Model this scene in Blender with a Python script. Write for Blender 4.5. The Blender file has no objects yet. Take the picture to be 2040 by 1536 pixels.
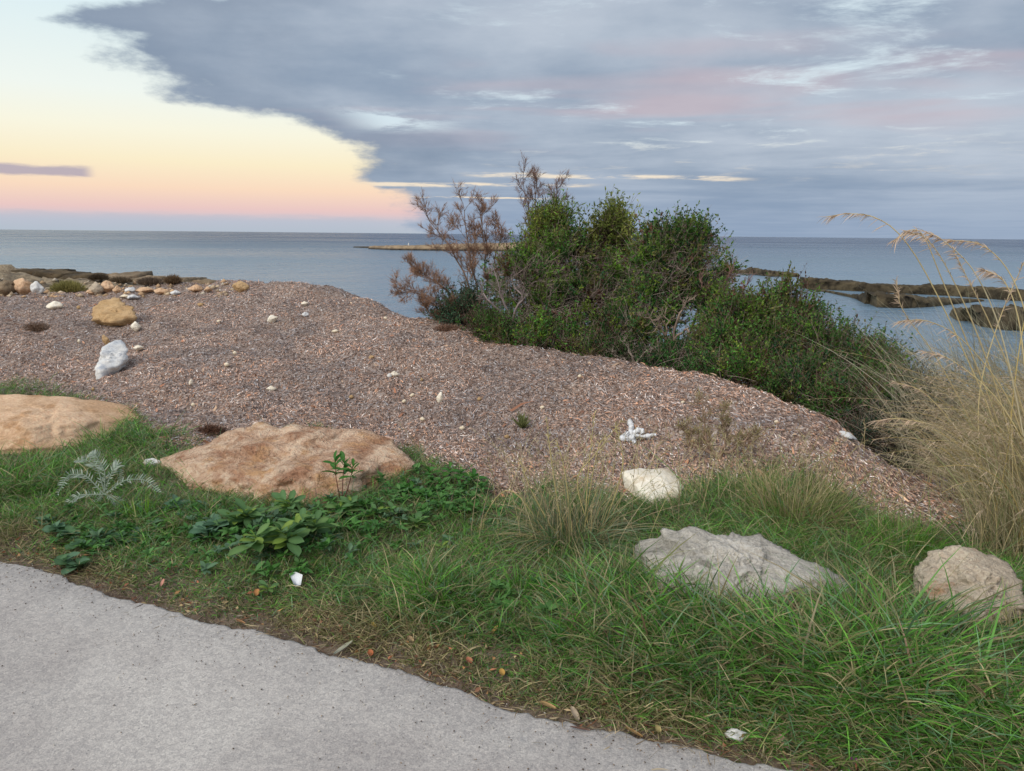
import bpy, bmesh, math, random
import numpy as np
from mathutils import Matrix, Vector, noise as mnoise

random.seed(11); R = np.random.default_rng(11)
sc = bpy.context.scene
COL = bpy.context.collection
rad = math.radians

# ------------------------------------------------------------------ camera
EYE = np.array([0.0, 0.0, 1.60]); F = 1500.0; PITCH = rad(11.35); ROLL = rad(0.56)
fw = np.array([0, math.cos(PITCH), -math.sin(PITCH)])
r0 = np.array([1.0, 0, 0]); u0 = np.array([0, math.sin(PITCH), math.cos(PITCH)])
rt = math.cos(ROLL) * r0 + math.sin(ROLL) * u0
up = -math.sin(ROLL) * r0 + math.cos(ROLL) * u0
cd = bpy.data.cameras.new('camera'); cam = bpy.data.objects.new('camera', cd); COL.objects.link(cam)
M = Matrix(((rt[0], up[0], -fw[0], EYE[0]), (rt[1], up[1], -fw[1], EYE[1]), (rt[2], up[2], -fw[2], EYE[2]), (0, 0, 0, 1)))
cam.matrix_world = M
cd.sensor_width = 36; cd.lens = 36 * F / 2040; cd.clip_start = 0.05; cd.clip_end = 60000
sc.camera = cam
sc.view_settings.view_transform = 'Standard'; sc.view_settings.look = 'None'
sc.view_settings.exposure = 0.9; sc.view_settings.gamma = 1; sc.view_settings.use_curve_mapping = False

SEA = -2.4

def lin(c):
    return tuple(((v / 255) / 12.92 if v / 255 <= 0.04045 else ((v / 255 + 0.055) / 1.055) ** 2.4) for v in c)

# ------------------------------------------------------------------ node helper
class NT:
    def __init__(s, tree): s.t = tree; s.n = tree.nodes; s.l = tree.links
    def new(s, ty, **k):
        n = s.n.new(ty)
        for a, b in k.items(): setattr(n, a, b)
        return n
    def put(s, sock, v):
        if v is None: return
        if isinstance(v, bpy.types.NodeSocket): s.l.new(v, sock)
        elif isinstance(v, (tuple, list)) and len(v) == 3 and sock.type == 'RGBA': sock.default_value = (*v, 1)
        else: sock.default_value = v
    def m(s, op, a, b=None, c=None, clamp=False):
        n = s.new('ShaderNodeMath', operation=op, use_clamp=clamp)
        s.put(n.inputs[0], a); s.put(n.inputs[1], b); s.put(n.inputs[2], c)
        return n.outputs[0]
    def mr(s, v, a, b, c=0.0, d=1.0, smooth=True):
        n = s.new('ShaderNodeMapRange', interpolation_type='SMOOTHSTEP' if smooth else 'LINEAR')
        s.put(n.inputs[0], v); n.inputs[1].default_value = a; n.inputs[2].default_value = b
        s.put(n.inputs[3], c); s.put(n.inputs[4], d)
        return n.outputs[0]
    def mix(s, f, a, b, blend='MIX'):
        n = s.new('ShaderNodeMix', data_type='RGBA', blend_type=blend)
        s.put(n.inputs[0], f); s.put(n.inputs[6], a); s.put(n.inputs[7], b)
        return n.outputs[2]
    def noise(s, vec, scale, detail=4, rough=0.5, dist=0.0, color=False):
        n = s.new('ShaderNodeTexNoise')
        s.put(n.inputs['Vector'], vec); n.inputs['Scale'].default_value = scale
        n.inputs['Detail'].default_value = detail; n.inputs['Roughness'].default_value = rough
        n.inputs['Distortion'].default_value = dist
        return n.outputs['Color' if color else 'Fac']
    def voro(s, vec, scale, feature='F1', out='Distance'):
        n = s.new('ShaderNodeTexVoronoi', feature=feature)
        s.put(n.inputs['Vector'], vec); n.inputs['Scale'].default_value = scale
        return n.outputs[out]
    def vmath(s, op, a, b=None):
        n = s.new('ShaderNodeVectorMath', operation=op); s.put(n.inputs[0], a)
        if b is not None: s.put(n.inputs[1], b)
        return n.outputs[0]
    def ramp(s, v, stops, interp='LINEAR'):
        n = s.new('ShaderNodeValToRGB'); cr = n.color_ramp; cr.interpolation = interp
        while len(cr.elements) < len(stops): cr.elements.new(0.5)
        for e, (p, c) in zip(cr.elements, stops):
            e.position = p; e.color = (*c, 1) if len(c) == 3 else c
        s.put(n.inputs[0], v)
        return n.outputs[0]
    def comb(s, x, y, z):
        n = s.new('ShaderNodeCombineXYZ'); s.put(n.inputs[0], x); s.put(n.inputs[1], y); s.put(n.inputs[2], z)
        return n.outputs[0]
    def bump(s, h, strength, dist, normal=None):
        n = s.new('ShaderNodeBump'); n.inputs['Strength'].default_value = strength
        n.inputs['Distance'].default_value = dist; s.put(n.inputs['Height'], h)
        if normal is not None: s.put(n.inputs['Normal'], normal)
        return n.outputs[0]

# ------------------------------------------------------------------ sky
world = bpy.data.worlds.new('World'); sc.world = world; world.use_nodes = True
T = NT(world.node_tree); T.n.clear()
tc = T.new('ShaderNodeTexCoord'); sp = T.new('ShaderNodeSeparateXYZ'); T.l.new(tc.outputs['Generated'], sp.inputs[0])
dx, dy, dz = sp.outputs
zc = T.m('MAXIMUM', dz, 0.0)
sky = T.new('ShaderNodeTexSky', sky_type='NISHITA'); sky.sun_disc = False
sky.sun_elevation = rad(3.0); sky.sun_rotation = rad(-140); sky.altitude = 0; sky.dust_density = 2.0
clear = T.ramp(zc, [(0.0, lin((186, 196, 206))), (0.012, lin((200, 200, 212))), (0.026, lin((236, 202, 200))), (0.05, lin((253, 222, 196))),
                    (0.080, lin((254, 240, 206))), (0.115, lin((252, 249, 228))), (0.155, lin((243, 250, 244))), (0.28, lin((214, 238, 248))),
                    (0.55, lin((168, 207, 232))), (1.0, lin((128, 170, 212)))])
nish = T.vmath('SCALE', sky.outputs[0]); nish.node.inputs['Scale'].default_value = 0.10
clear = T.mix(0.05, clear, nish)
den = T.m('ADD', zc, 0.04)
u = T.m('DIVIDE', dx, den); v = T.m('DIVIDE', dy, den)
P2 = T.comb(u, v, 0.0)
# edge of the cloud deck, as a curve over v
ve = T.m('DIVIDE', v, 20.0, clamp=True)
edge = T.ramp(ve, [(0.0, (0.37,) * 3), (0.148, (0.37,) * 3), (0.165, (0.235,) * 3), (0.178, (0.255,) * 3), (0.208, (0.215,) * 3), (0.245, (0.20,) * 3), (0.265, (0.27,) * 3),
                   (0.287, (0.314,) * 3), (0.358, (0.33,) * 3), (0.475, (0.285,) * 3), (0.60, (0.26,) * 3), (0.865, (0.12,) * 3), (1.0, (0.0,) * 3)])
edge = T.m('MULTIPLY_ADD', edge, 5.0, -3.1)          # value -> u of the edge
en = T.noise(T.comb(T.m('MULTIPLY', u, 1.2), T.m('MULTIPLY', v, 1.0), 3.1), 1.5, 9, 0.62)
en2 = T.m('MULTIPLY_ADD', en, 1.1, -0.55)
av = T.vmath('MULTIPLY', tc.outputs['Generated'], (5.0, 5.0, 13.0))
an = T.noise(av, 1.6, 8, 0.6); an2 = T.noise(T.vmath('ADD', av, (3.0, 1.0, 7.0)), 0.8, 6, 0.55)
vs_ = T.m('MULTIPLY_ADD', v, 0.10, 0.7)
ed = T.m('ADD', T.m('SUBTRACT', u, edge), T.m('ADD', T.m('MULTIPLY', en2, 0.35), T.m('MULTIPLY', T.m('SUBTRACT', an, 0.5), T.m('MULTIPLY', vs_, 1.3))))
cover = T.mr(T.m('DIVIDE', ed, vs_), -0.06, 0.24)
# thin breaks in the deck
brk = T.noise(T.comb(T.m('MULTIPLY', u, 0.75), T.m('MULTIPLY', v, 0.85), 7.3), 1.35, 9, 0.66, 0.3)
big = T.noise(T.comb(T.m('MULTIPLY', u, 0.30), T.m('MULTIPLY', v, 0.30), 2.0), 1.0, 2, 0.5)
wv = T.m('MULTIPLY_ADD', T.noise(T.comb(u, T.m('MULTIPLY', v, 0.5), 0.0), 0.9, 5, 0.6), 0.9, -0.45)
def band(v0, w, ua, ub):
    d = T.m('ABSOLUTE', T.m('SUBTRACT', T.m('ADD', v, wv), v0))
    a = T.mr(d, w, w * 0.25, 0, 1)
    b = T.m('MULTIPLY', T.mr(u, ua, ua + 0.5), T.mr(u, ub - 0.6, ub, 1, 0))
    return T.m('MULTIPLY', a, b)
lines = T.m('MAXIMUM', band(8.75, 0.30, -0.7, 2.9), T.m('MAXIMUM', band(9.75, 0.32, -2.2, 1.2), band(11.6, 0.2, -2.2, 0.8)))
lines = T.m('MAXIMUM', lines, T.m('MULTIPLY', band(5.55, 0.62, -1.35, -0.25), 0.95))
gap = T.m('MAXIMUM', T.m('MULTIPLY', T.m('MULTIPLY', T.mr(brk, 0.52, 0.70), T.mr(zc, 0.05, 0.12)), T.m('MULTIPLY', T.mr(ed, 1.0, 2.0), T.mr(big, 0.34, 0.50))), T.m('MULTIPLY', lines, T.mr(brk, 0.40, 0.54)))
n1 = T.noise(T.comb(T.m('MULTIPLY', u, 0.62), T.m('MULTIPLY', v, 0.72), 11.0), 0.9, 8, 0.56, 0.3)
n2 = T.noise(T.comb(T.m('MULTIPLY', T.m('ADD', u, T.m('MULTIPLY', v, 0.25)), 0.5), T.m('MULTIPLY', v, 0.9), 5.7), 0.8, 3, 0.5, 0.4)
dark = lin((136, 154, 176)); light = lin((190, 200, 213))
n1 = T.m('ADD', T.m('MULTIPLY', n1, 0.5), T.m('MULTIPLY', an2, 0.5))
cl = T.mix(T.mr(n1, 0.30, 0.70), dark, light)
lowf = T.mr(zc, 0.0, 0.10)
cl = T.mix(T.m('MULTIPLY', T.m('SUBTRACT', 1.0, lowf), 0.75), cl, lin((144, 163, 189)))
pinkm = T.m('MULTIPLY', T.mr(n2, 0.49, 0.66), T.m('MULTIPLY', T.mr(zc, 0.09, 0.15), 0.62))
cl = T.mix(pinkm, cl, lin((200, 182, 190)))
cl = T.mix(T.m('MULTIPLY', T.mr(ed, 1.3, 0.1), T.m('MULTIPLY', lowf, 0.62)), cl, lin((126, 142, 163)))   # thick dark rim
gapc = T.mix(T.mr(zc, 0.06, 0.14), lin((240, 226, 205)), lin((214, 230, 238)))
cl = T.mix(gap, cl, gapc)
# low haze bank and two loose streaks of cloud on the open side
col = T.mix(cover, clear, cl)
sn = T.noise(T.comb(T.m('MULTIPLY', dx, 9.0), T.m('MULTIPLY', dz, 60.0), 1.0), 2.2, 6, 0.65)
st = T.m('ABSOLUTE', T.m('SUBTRACT', T.m('MULTIPLY_ADD', sn, 0.010, zc), 0.069))
stm = T.m('MULTIPLY', T.mr(st, 0.0075, 0.003), T.mr(dx, -0.47, -0.485, 0, 1))
col = T.mix(T.m('MULTIPLY', stm, 0.8), col, lin((168, 160, 180)))
bank = T.m('MULTIPLY', T.mr(T.m('MULTIPLY_ADD', sn, 0.016, zc), 0.031, 0.022), T.mr(dx, -0.05, -0.20))
col = T.mix(T.m('MULTIPLY', bank, 0.5), col, lin((176, 188, 204)))
col = T.mix(T.mr(dz, 0.0, -0.02), col, lin((90, 110, 130)))
bg = T.new('ShaderNodeBackground'); T.put(bg.inputs[0], col); bg.inputs[1].default_value = 0.545
wo = T.new('ShaderNodeOutputWorld'); T.l.new(bg.outputs[0], wo.inputs[0])

sd = bpy.data.lights.new('sun', 'SUN'); sd.energy = 1.5; sd.angle = rad(50); sd.color = (1.0, 0.93, 0.86)
sun = bpy.data.objects.new('sun', sd); COL.objects.link(sun)
sdir = Vector((-0.50, -0.55, 0.75)).normalized()      # towards the glow behind the viewer's left shoulder
sun.rotation_euler = sdir.to_track_quat('Z', 'Y').to_euler()

# ------------------------------------------------------------------ helpers
def P(px, py, Y):
    """point on the ray of a photo pixel at forward distance Y"""
    px = np.asarray(px, float); py = np.asarray(py, float)
    d = fw + ((px - 1020) / F)[..., None] * rt + ((768 - py) / F)[..., None] * up
    return EYE + d * (np.asarray(Y, float)[..., None] / d[..., 1:2])

def h2(ix, iy, s): 
    q = np.sin(ix * 127.1 + iy * 311.7 + s * 74.7) * 43758.5453
    return q - np.floor(q)
def vn(x, y, s=0):
    ix = np.floor(x); iy = np.floor(y); fx = x - ix; fy = y - iy
    fx = fx * fx * (3 - 2 * fx); fy = fy * fy * (3 - 2 * fy)
    a = h2(ix, iy, s); b = h2(ix + 1, iy, s); c = h2(ix, iy + 1, s); d = h2(ix + 1, iy + 1, s)
    return (a * (1 - fx) + b * fx) * (1 - fy) + (c * (1 - fx) + d * fx) * fy - 0.5
def fbm(x, y, s=0, o=4):
    r = 0; a = 1
    for k in range(o): r = r + a * vn(x, y, s + k); x = x * 2.03; y = y * 2.03; a *= 0.5
    return r

def unit(a): return a / np.maximum(np.linalg.norm(a, axis=-1, keepdims=True), 1e-9)
def rdir(n): return unit(R.normal(size=(n, 3)))

class MB:
    def __init__(s): s.v = []; s.c = []; s.q = []; s.t = []; s.n = 0
    def add(s, v, q=None, t=None, c=None):
        v = np.asarray(v, float).reshape(-1, 3); k = len(v)
        if c is None: c = np.ones((k, 3)) * 0.5
        c = np.broadcast_to(np.asarray(c, float), (k, 3))
        s.v.append(v); s.c.append(c)
        if q is not None and len(q): s.q.append(np.asarray(q).reshape(-1, 4) + s.n)
        if t is not None and len(t): s.t.append(np.asarray(t).reshape(-1, 3) + s.n)
        s.n += k
    def build(s, name, mat, parent=None, origin=(0, 0, 0), smooth=False):
        me = bpy.data.meshes.new(name)
        v = np.concatenate(s.v) - np.asarray(origin, float); c = np.concatenate(s.c)
        q = np.concatenate(s.q) if s.q else np.zeros((0, 4), int); t = np.concatenate(s.t) if s.t else np.zeros((0, 3), int)
        me.vertices.add(len(v)); me.vertices.foreach_set('co', v.astype(np.float32).ravel())
        loops = np.concatenate([q.ravel(), t.ravel()]).astype(np.int32)
        me.loops.add(len(loops)); me.loops.foreach_set('vertex_index', loops)
        me.polygons.add(len(q) + len(t))
        ls = np.concatenate([np.arange(len(q)) * 4, len(q) * 4 + np.arange(len(t)) * 3]).astype(np.int32)
        me.polygons.foreach_set('loop_start', ls)
        if smooth: me.polygons.foreach_set('use_smooth', np.ones(len(ls), bool))
        me.update(calc_edges=True)
        a = me.color_attributes.new('Col', 'FLOAT_COLOR', 'POINT')
        a.data.foreach_set('color', np.hstack([c, np.ones((len(c), 1))]).astype(np.float32).ravel())
        me.materials.append(mat)
        o = bpy.data.objects.new(name, me); COL.objects.link(o)
        if parent is not None: o.parent = parent
        else: o.location = origin
        return o

def ribbons(mb, p0, d0, L, W, bend, S=4, c0=None, c1=None, side=None, wbase=0.6):
    """curved tapering blades: p(t) = p0 + L(d0 t + bend t^2)"""
    N = len(p0); L = np.broadcast_to(L, (N,)); W = np.broadcast_to(W, (N,))
    if side is None: side = unit(np.cross(d0, rdir(N)))
    t = np.linspace(0, 1, S + 1)[None, :, None]
    c = p0[:, None] + L[:, None, None] * (d0[:, None] * t + bend[:, None] * t * t)
    w = (wbase + (1 - wbase) * np.sin(np.minimum(t * 2.2, 1.5708))) * (1 - t ** 2.2) * W[:, None, None] * 0.5
    l = c - side[:, None] * w; r = c + side[:, None] * w
    vs = np.stack([l[:, :S], r[:, :S]], 2).reshape(N, 2 * S, 3)
    vs = np.concatenate([vs, c[:, S:S + 1]], 1)
    b = (np.arange(N) * (2 * S + 1))[:, None]
    q = np.concatenate([b + np.array([[2 * k, 2 * k + 1, 2 * k + 3, 2 * k + 2]]) for k in range(S - 1)], 0)
    tr = b + np.array([[2 * S - 2, 2 * S - 1, 2 * S]])
    if c1 is None: c1 = c0
    tt = np.concatenate([np.repeat(np.linspace(0, 1, S + 1)[:S], 2), [1.0]])[None, :, None]
    cc = c0[:, None] * (1 - tt) + c1[:, None] * tt
    mb.add(vs.reshape(-1, 3), q, tr, cc.reshape(-1, 3))

def tubes(mb, pts, rr, sides=3, col=None):
    """pts (N,K,3), rr (N,K)"""
    pts = np.asarray(pts, float); N, K, _ = pts.shape
    rr = np.broadcast_to(rr, (N, K))
    tg = unit(np.gradient(pts, axis=1))
    ref = unit(rdir(N) * 0.3 + np.array([0.3, 0.9, 0.1]))[:, None]
    a = unit(np.cross(tg, np.broadcast_to(ref, tg.shape))); b = np.cross(tg, a)
    th = np.arange(sides) * 2 * math.pi / sides
    ring = a[:, :, None] * np.cos(th)[None, None, :, None] + b[:, :, None] * np.sin(th)[None, None, :, None]
    vs = pts[:, :, None] + ring * rr[:, :, None, None]
    base = (np.arange(N) * K * sides)[:, None]
    q = []
    for k in range(K - 1):
        for j in range(sides):
            j2 = (j + 1) % sides
            q.append(base + np.array([[k * sides + j, k * sides + j2, (k + 1) * sides + j2, (k + 1) * sides + j]]))
    if col is None: col = np.ones((N, 3)) * 0.3
    cc = np.broadcast_to(np.asarray(col)[:, None, None], (N, K, sides, 3)).reshape(-1, 3)
    mb.add(vs.reshape(-1, 3), np.concatenate(q, 0), None, cc)

def leaves(mb, p, d, L, W, col, fold=0.25):
    """folded diamond leaves"""
    N = len(p); L = np.broadcast_to(L, (N,))[:, None]; W = np.broadcast_to(W, (N,))[:, None]
    s = unit(np.cross(d, rdir(N))); n = np.cross(s, d)
    m = p + d * L * 0.45 
    vs = np.stack([p, m - s * W * 0.5 + n * W * fold, p + d * L, m + s * W * 0.5 + n * W * fold], 1)
    b = (np.arange(N) * 4)[:, None]
    mb.add(vs.reshape(-1, 3), None, np.concatenate([b + [[0, 1, 2]], b + [[0, 2, 3]]], 0), np.repeat(col, 4, 0))

def tag(o, label=None, cat=None, group=None, kind=None):
    if label: o['label'] = label
    if cat: o['category'] = cat
    if group: o['group'] = group
    if kind: o['kind'] = kind
    return o
def empty(name, loc):
    o = bpy.data.objects.new(name, None); COL.objects.link(o); o.location = [float(x) for x in loc]; o.empty_display_size = 0.1
    return o

# ------------------------------------------------------------------ materials
def newmat(name):
    m = bpy.data.materials.new(name); m.use_nodes = True
    t = NT(m.node_tree); t.n.clear()
    b = t.new('ShaderNodeBsdfPrincipled'); o = t.new('ShaderNodeOutputMaterial')
    t.l.new(b.outputs[0], o.inputs[0])
    return m, t, b, o
def attr(t):
    a = t.new('ShaderNodeVertexColor'); a.layer_name = 'Col'; return a.outputs[0]
def pos(t, kind='Object'):
    return t.new('ShaderNodeTexCoord').outputs[kind]

def leafmat(name, trans=0.35, rough=0.55, spec=0.25):
    m, t, b, o = newmat(name)
    c = attr(t); n = t.noise(pos(t), 45, 2)
    c = t.mix(0.5, c, t.mix(n, (0.35, 0.35, 0.35), (0.68, 0.68, 0.62)), 'OVERLAY')
    t.put(b.inputs['Base Color'], c); b.inputs['Roughness'].default_value = rough
    b.inputs['Specular IOR Level'].default_value = spec
    tr = t.new('ShaderNodeBsdfTranslucent'); t.put(tr.inputs[0], c)
    mx = t.new('ShaderNodeMixShader'); mx.inputs[0].default_value = trans
    t.l.new(b.outputs[0], mx.inputs[1]); t.l.new(tr.outputs[0], mx.inputs[2]); t.l.new(mx.outputs[0], o.inputs[0])
    return m
M_leaf = leafmat('leaf'); M_grass = leafmat('grass_blade', 0.38, 0.42, 0.4); M_dry = leafmat('dry_straw', 0.2, 0.7, 0.15)

def barkmat():
    m, t, b, o = newmat('bark'); t.put(b.inputs['Base Color'], t.mix(0.4, attr(t), t.mix(t.noise(pos(t), 60, 4), (0.2, 0.2, 0.2), (0.8, 0.8, 0.8)), 'OVERLAY'))
    b.inputs['Roughness'].default_value = 0.85; return m
M_bark = barkmat()
def littermat():
    m, t, b, o = newmat('dry_seagrass_leaf'); t.put(b.inputs['Base Color'], attr(t))
    b.inputs['Roughness'].default_value = 0.45; b.inputs['Specular IOR Level'].default_value = 0.5; return m
M_litter = littermat()

def rockmat(name, c1, c2, c3, strata=6.0, bumps=1.0, pits=0.0, scale=1.0, dirt=(0.16, 0.13, 0.09)):
    m, t, b, o = newmat(name); p = pos(t)
    warp = t.noise(p, 3 * scale, 4, 0.6, 0, True)
    pw = t.vmath('ADD', p, t.vmath('MULTIPLY', warp, (0.25 / scale,) * 3))
    mp = t.new('ShaderNodeMapping'); t.put(mp.inputs[0], pw); mp.inputs[3].default_value = (0.35, 0.35, 1.0); mp.inputs[2].default_value = (0.12, 0.2, 0)
    lay = t.noise(mp.outputs[0], strata * scale, 5, 0.65, 0.4)
    blot = t.noise(p, 4.5 * scale, 5, 0.65)
    fine = t.noise(p, 55 * scale, 4, 0.7)
    c = t.mix(t.mr(lay, 0.36, 0.62), c1, c2); c = t.mix(t.mr(blot, 0.50, 0.68), c, c3)
    c = t.mix(0.55, c, t.mix(t.mr(fine, 0.3, 0.7), (0.3, 0.29, 0.28), (0.66, 0.66, 0.66)), 'OVERLAY')
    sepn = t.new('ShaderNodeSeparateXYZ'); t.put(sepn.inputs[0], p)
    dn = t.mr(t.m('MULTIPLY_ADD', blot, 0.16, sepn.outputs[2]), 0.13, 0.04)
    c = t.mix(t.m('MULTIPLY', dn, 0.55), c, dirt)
    hgt = t.m('ADD', t.m('MULTIPLY', lay, 0.9), t.m('ADD', t.m('MULTIPLY', blot, 0.5), t.m('MULTIPLY', fine, 0.28)))
    if pits > 0:
        vo = t.voro(t.vmath('ADD', p, t.vmath('MULTIPLY', warp, (0.05,) * 3)), 26 * scale)
        pit = t.m('MULTIPLY', t.mr(vo, 0.26, 0.05), t.mr(t.noise(p, 9 * scale, 5, 0.7), 0.50, 0.60))
        c = t.mix(t.m('MULTIPLY', pit, pits), c, (0.07, 0.06, 0.05)); hgt = t.m('SUBTRACT', hgt, t.m('MULTIPLY', pit, 0.9))
    t.put(b.inputs['Base Color'], c); b.inputs['Roughness'].default_value = 0.9; b.inputs['Specular IOR Level'].default_value = 0.2
    t.put(b.inputs['Normal'], t.bump(hgt, 0.8 * bumps, 0.035 / scale))
    return m
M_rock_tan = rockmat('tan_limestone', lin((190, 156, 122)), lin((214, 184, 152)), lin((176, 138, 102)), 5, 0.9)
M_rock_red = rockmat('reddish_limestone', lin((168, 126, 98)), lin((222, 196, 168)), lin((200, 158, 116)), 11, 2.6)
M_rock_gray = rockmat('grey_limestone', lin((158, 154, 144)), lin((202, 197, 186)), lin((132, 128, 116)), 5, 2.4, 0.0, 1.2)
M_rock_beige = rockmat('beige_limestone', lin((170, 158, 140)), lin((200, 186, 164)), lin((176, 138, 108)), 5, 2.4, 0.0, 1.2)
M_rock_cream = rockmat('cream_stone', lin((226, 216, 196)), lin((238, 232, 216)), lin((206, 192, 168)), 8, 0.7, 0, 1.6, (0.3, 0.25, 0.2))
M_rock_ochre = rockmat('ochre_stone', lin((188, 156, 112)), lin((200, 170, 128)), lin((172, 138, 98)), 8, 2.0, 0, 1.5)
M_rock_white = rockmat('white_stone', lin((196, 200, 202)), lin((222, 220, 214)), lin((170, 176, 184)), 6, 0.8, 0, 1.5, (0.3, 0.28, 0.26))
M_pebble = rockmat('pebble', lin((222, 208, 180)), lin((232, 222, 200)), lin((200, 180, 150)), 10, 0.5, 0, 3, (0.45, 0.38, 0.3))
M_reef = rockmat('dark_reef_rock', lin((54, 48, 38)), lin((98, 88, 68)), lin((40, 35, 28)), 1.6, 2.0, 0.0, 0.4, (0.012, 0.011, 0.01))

# ------------------------------------------------------------------ terrain height
CP = []
def C(px, py, Y):
    q = P(px, py, Y); CP.append((q[0], q[1], q[2]))
def D(px, Y, z): CP.append(((px - 1020) / F * Y * 1.02, Y, z))
for X in (-12, -8, -5, -3, -1.5, 0, 1.5, 3, 5, 8, 12):
    for Y in (-5, -2, 0.5, 2, 3, 4): CP.append((X, Y, 0.0))
for px in (-500, -200, 0, 150): 
    D(px, 5.0, 0.0); D(px, 5.5, 0.0); D(px, 5.95, 0.04); C(px, 790, 6.7); C(px, 725, 8.0); C(px, 655, 9.8); C(px, 600, 12.2)
    C(px, 583, 14.5); C(px, 570, 18); C(px, 556, 24.5); D(px, 26, -0.9); D(px, 29, -3.0)
for px, dy in ((300, 0), (400, -8)):
    C(px, 850, 5.75); C(px, 760, 7.0); C(px, 700, 8.3); C(px, 640, 10.2); C(px, 597 + dy, 12.4); C(px, 580 + dy, 15); C(px, 562, 21); D(px, 23, -1.2); D(px, 26, -3)
C(480, 563, 13.6); D(480, 15, 0.2); D(480, 18, -1.2); D(480, 21, -3)
for px, pts in {520: [(900, 5.25), (800, 6.3), (700, 8.1), (630, 10.2), (565, 13.3)],
                620: [(905, 5.2), (800, 6.25), (700, 8.0), (630, 10), (573, 12.6)],
                700: [(915, 5.1), (800, 6.2), (700, 7.9), (640, 9.6), (584, 12)],
                760: [(920, 5.05), (800, 6.2), (700, 7.9), (650, 9.1), (606, 10.8)],
                860: [(925, 5.0), (800, 6.2), (730, 7.2), (680, 8.2), (640, 9.5)],
                960: [(930, 5.0), (800, 6.1), (740, 7.0), (690, 7.9), (654, 8.9)],
                1060: [(945, 4.85), (850, 5.5), (790, 6.2), (740, 7.0), (692, 8.0)],
                1180: [(975, 4.6), (870, 5.3), (810, 5.9), (750, 6.7), (704, 7.6)],
                1300: [(990, 4.5), (900, 5.0), (830, 5.6), (780, 6.2), (731, 7.1)],
                1420: [(980, 4.55), (900, 4.95), (840, 5.4), (800, 5.9), (758, 6.5)],
                1560: [(990, 4.45), (930, 4.75), (880, 5.0), (830, 5.4), (797, 5.8)],
                1660: [(1010, 4.3), (960, 4.5), (910, 4.7), (870, 4.95), (843, 5.2)],
                1720: [(1010, 4.28), (960, 4.47), (920, 4.6), (888, 4.85)]}.items():
    for py, Y in pts: C(px, py, Y)
    Yl = pts[-1][1]; zl = float(P(px, pts[-1][0], Yl)[2])
    k = 1.0 if px > 900 else 1.6
    D(px, Yl + 0.35 * k, zl - 0.12); D(px, Yl + 0.9 * k, zl - 0.55); D(px, Yl + 3, min(zl - 1.2, -0.8)); D(px, Yl + 7, -2.9)
for px in (1790, 1900, 2020, 2300, 2700):
    D(px, 4.3, 0.0); D(px, 4.9, -0.02); D(px, 5.4, -0.1); D(px, 6.2, -0.5); D(px, 8.5, -1.3); D(px, 12, -2.9)
for px in (-500, 0, 500, 1000, 1500, 2000, 2700): D(px, 33, -3.4); D(px, 46, -3.6)
CP = np.array(CP); cx, cy, cz = CP.T
K = np.sqrt((cx[:, None] - cx) ** 2 + (cy[:, None] - cy) ** 2)
A = np.zeros((len(CP) + 3,) * 2); A[:-3, :-3] = K; A[:-3, -3] = 1; A[:-3, -2] = cx; A[:-3, -1] = cy; A[-3:, :-3] = A[:-3, -3:].T
A[:-3, :-3] += np.eye(len(CP)) * 1e-3
wt = np.linalg.solve(A, np.concatenate([cz, [0, 0, 0]]))
GX = np.arange(-22, 22.01, 0.1); GY = np.arange(-5, 46.01, 0.1)
gx, gy = np.meshgrid(GX, GY); G = np.zeros(gx.shape)
for i in range(len(CP)): G += wt[i] * np.sqrt((gx - cx[i]) ** 2 + (gy - cy[i]) ** 2)
G += wt[-3] + wt[-2] * gx + wt[-1] * gy
for _ in range(3):
    Gp = np.pad(G, 1, mode='edge'); G = (Gp[:-2, 1:-1] + Gp[2:, 1:-1] + Gp[1:-1, :-2] + Gp[1:-1, 2:] + 2 * G) / 6
G = np.where(gy < 3.4, G * np.clip((gy - 2.0) / 1.4, 0, 1), G)

path_px = [(-500, 1085), (-150, 1112), (0, 1128), (60, 1133), (100, 1150), (200, 1187), (300, 1216), (400, 1246), (500, 1264), (600, 1291), (680, 1320),
           (800, 1348), (900, 1382), (1000, 1424), (1100, 1447), (1200, 1472), (1300, 1492), (1400, 1512), (1560, 1538), (1800, 1590), (2200, 1700), (2600, 1850)]
def z0(px, py, z=0.0):
    d = fw + (px - 1020) / F * rt + (768 - py) / F * up
    return EYE + d * (z - EYE[2]) / d[2]
pe = np.array([z0(a, b, 0.02) for a, b in path_px]); PEX, PEY = pe[:, 0], pe[:, 1] + 0.045
def Yp(x): return np.interp(x, PEX, PEY)
gb_px = [(-700, 780), (-200, 782), (0, 788), (150, 800), (260, 835), (330, 880), (420, 900), (620, 880), (830, 915), (900, 930), (1000, 965), (1120, 960), (1240, 985), (1370, 985), (1480, 955), (1600, 960),
         (1700, 1010), (1800, 1040), (1900, 1055), (2010, 1050), (2200, 1050), (2600, 1060)]
gb = np.array([z0(a, b, 0.04) for a, b in gb_px]); o_ = np.argsort(gb[:, 0]); GBX, GBY = gb[o_, 0], gb[o_, 1]
def Yg(x): return np.interp(x, GBX, GBY)

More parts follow.
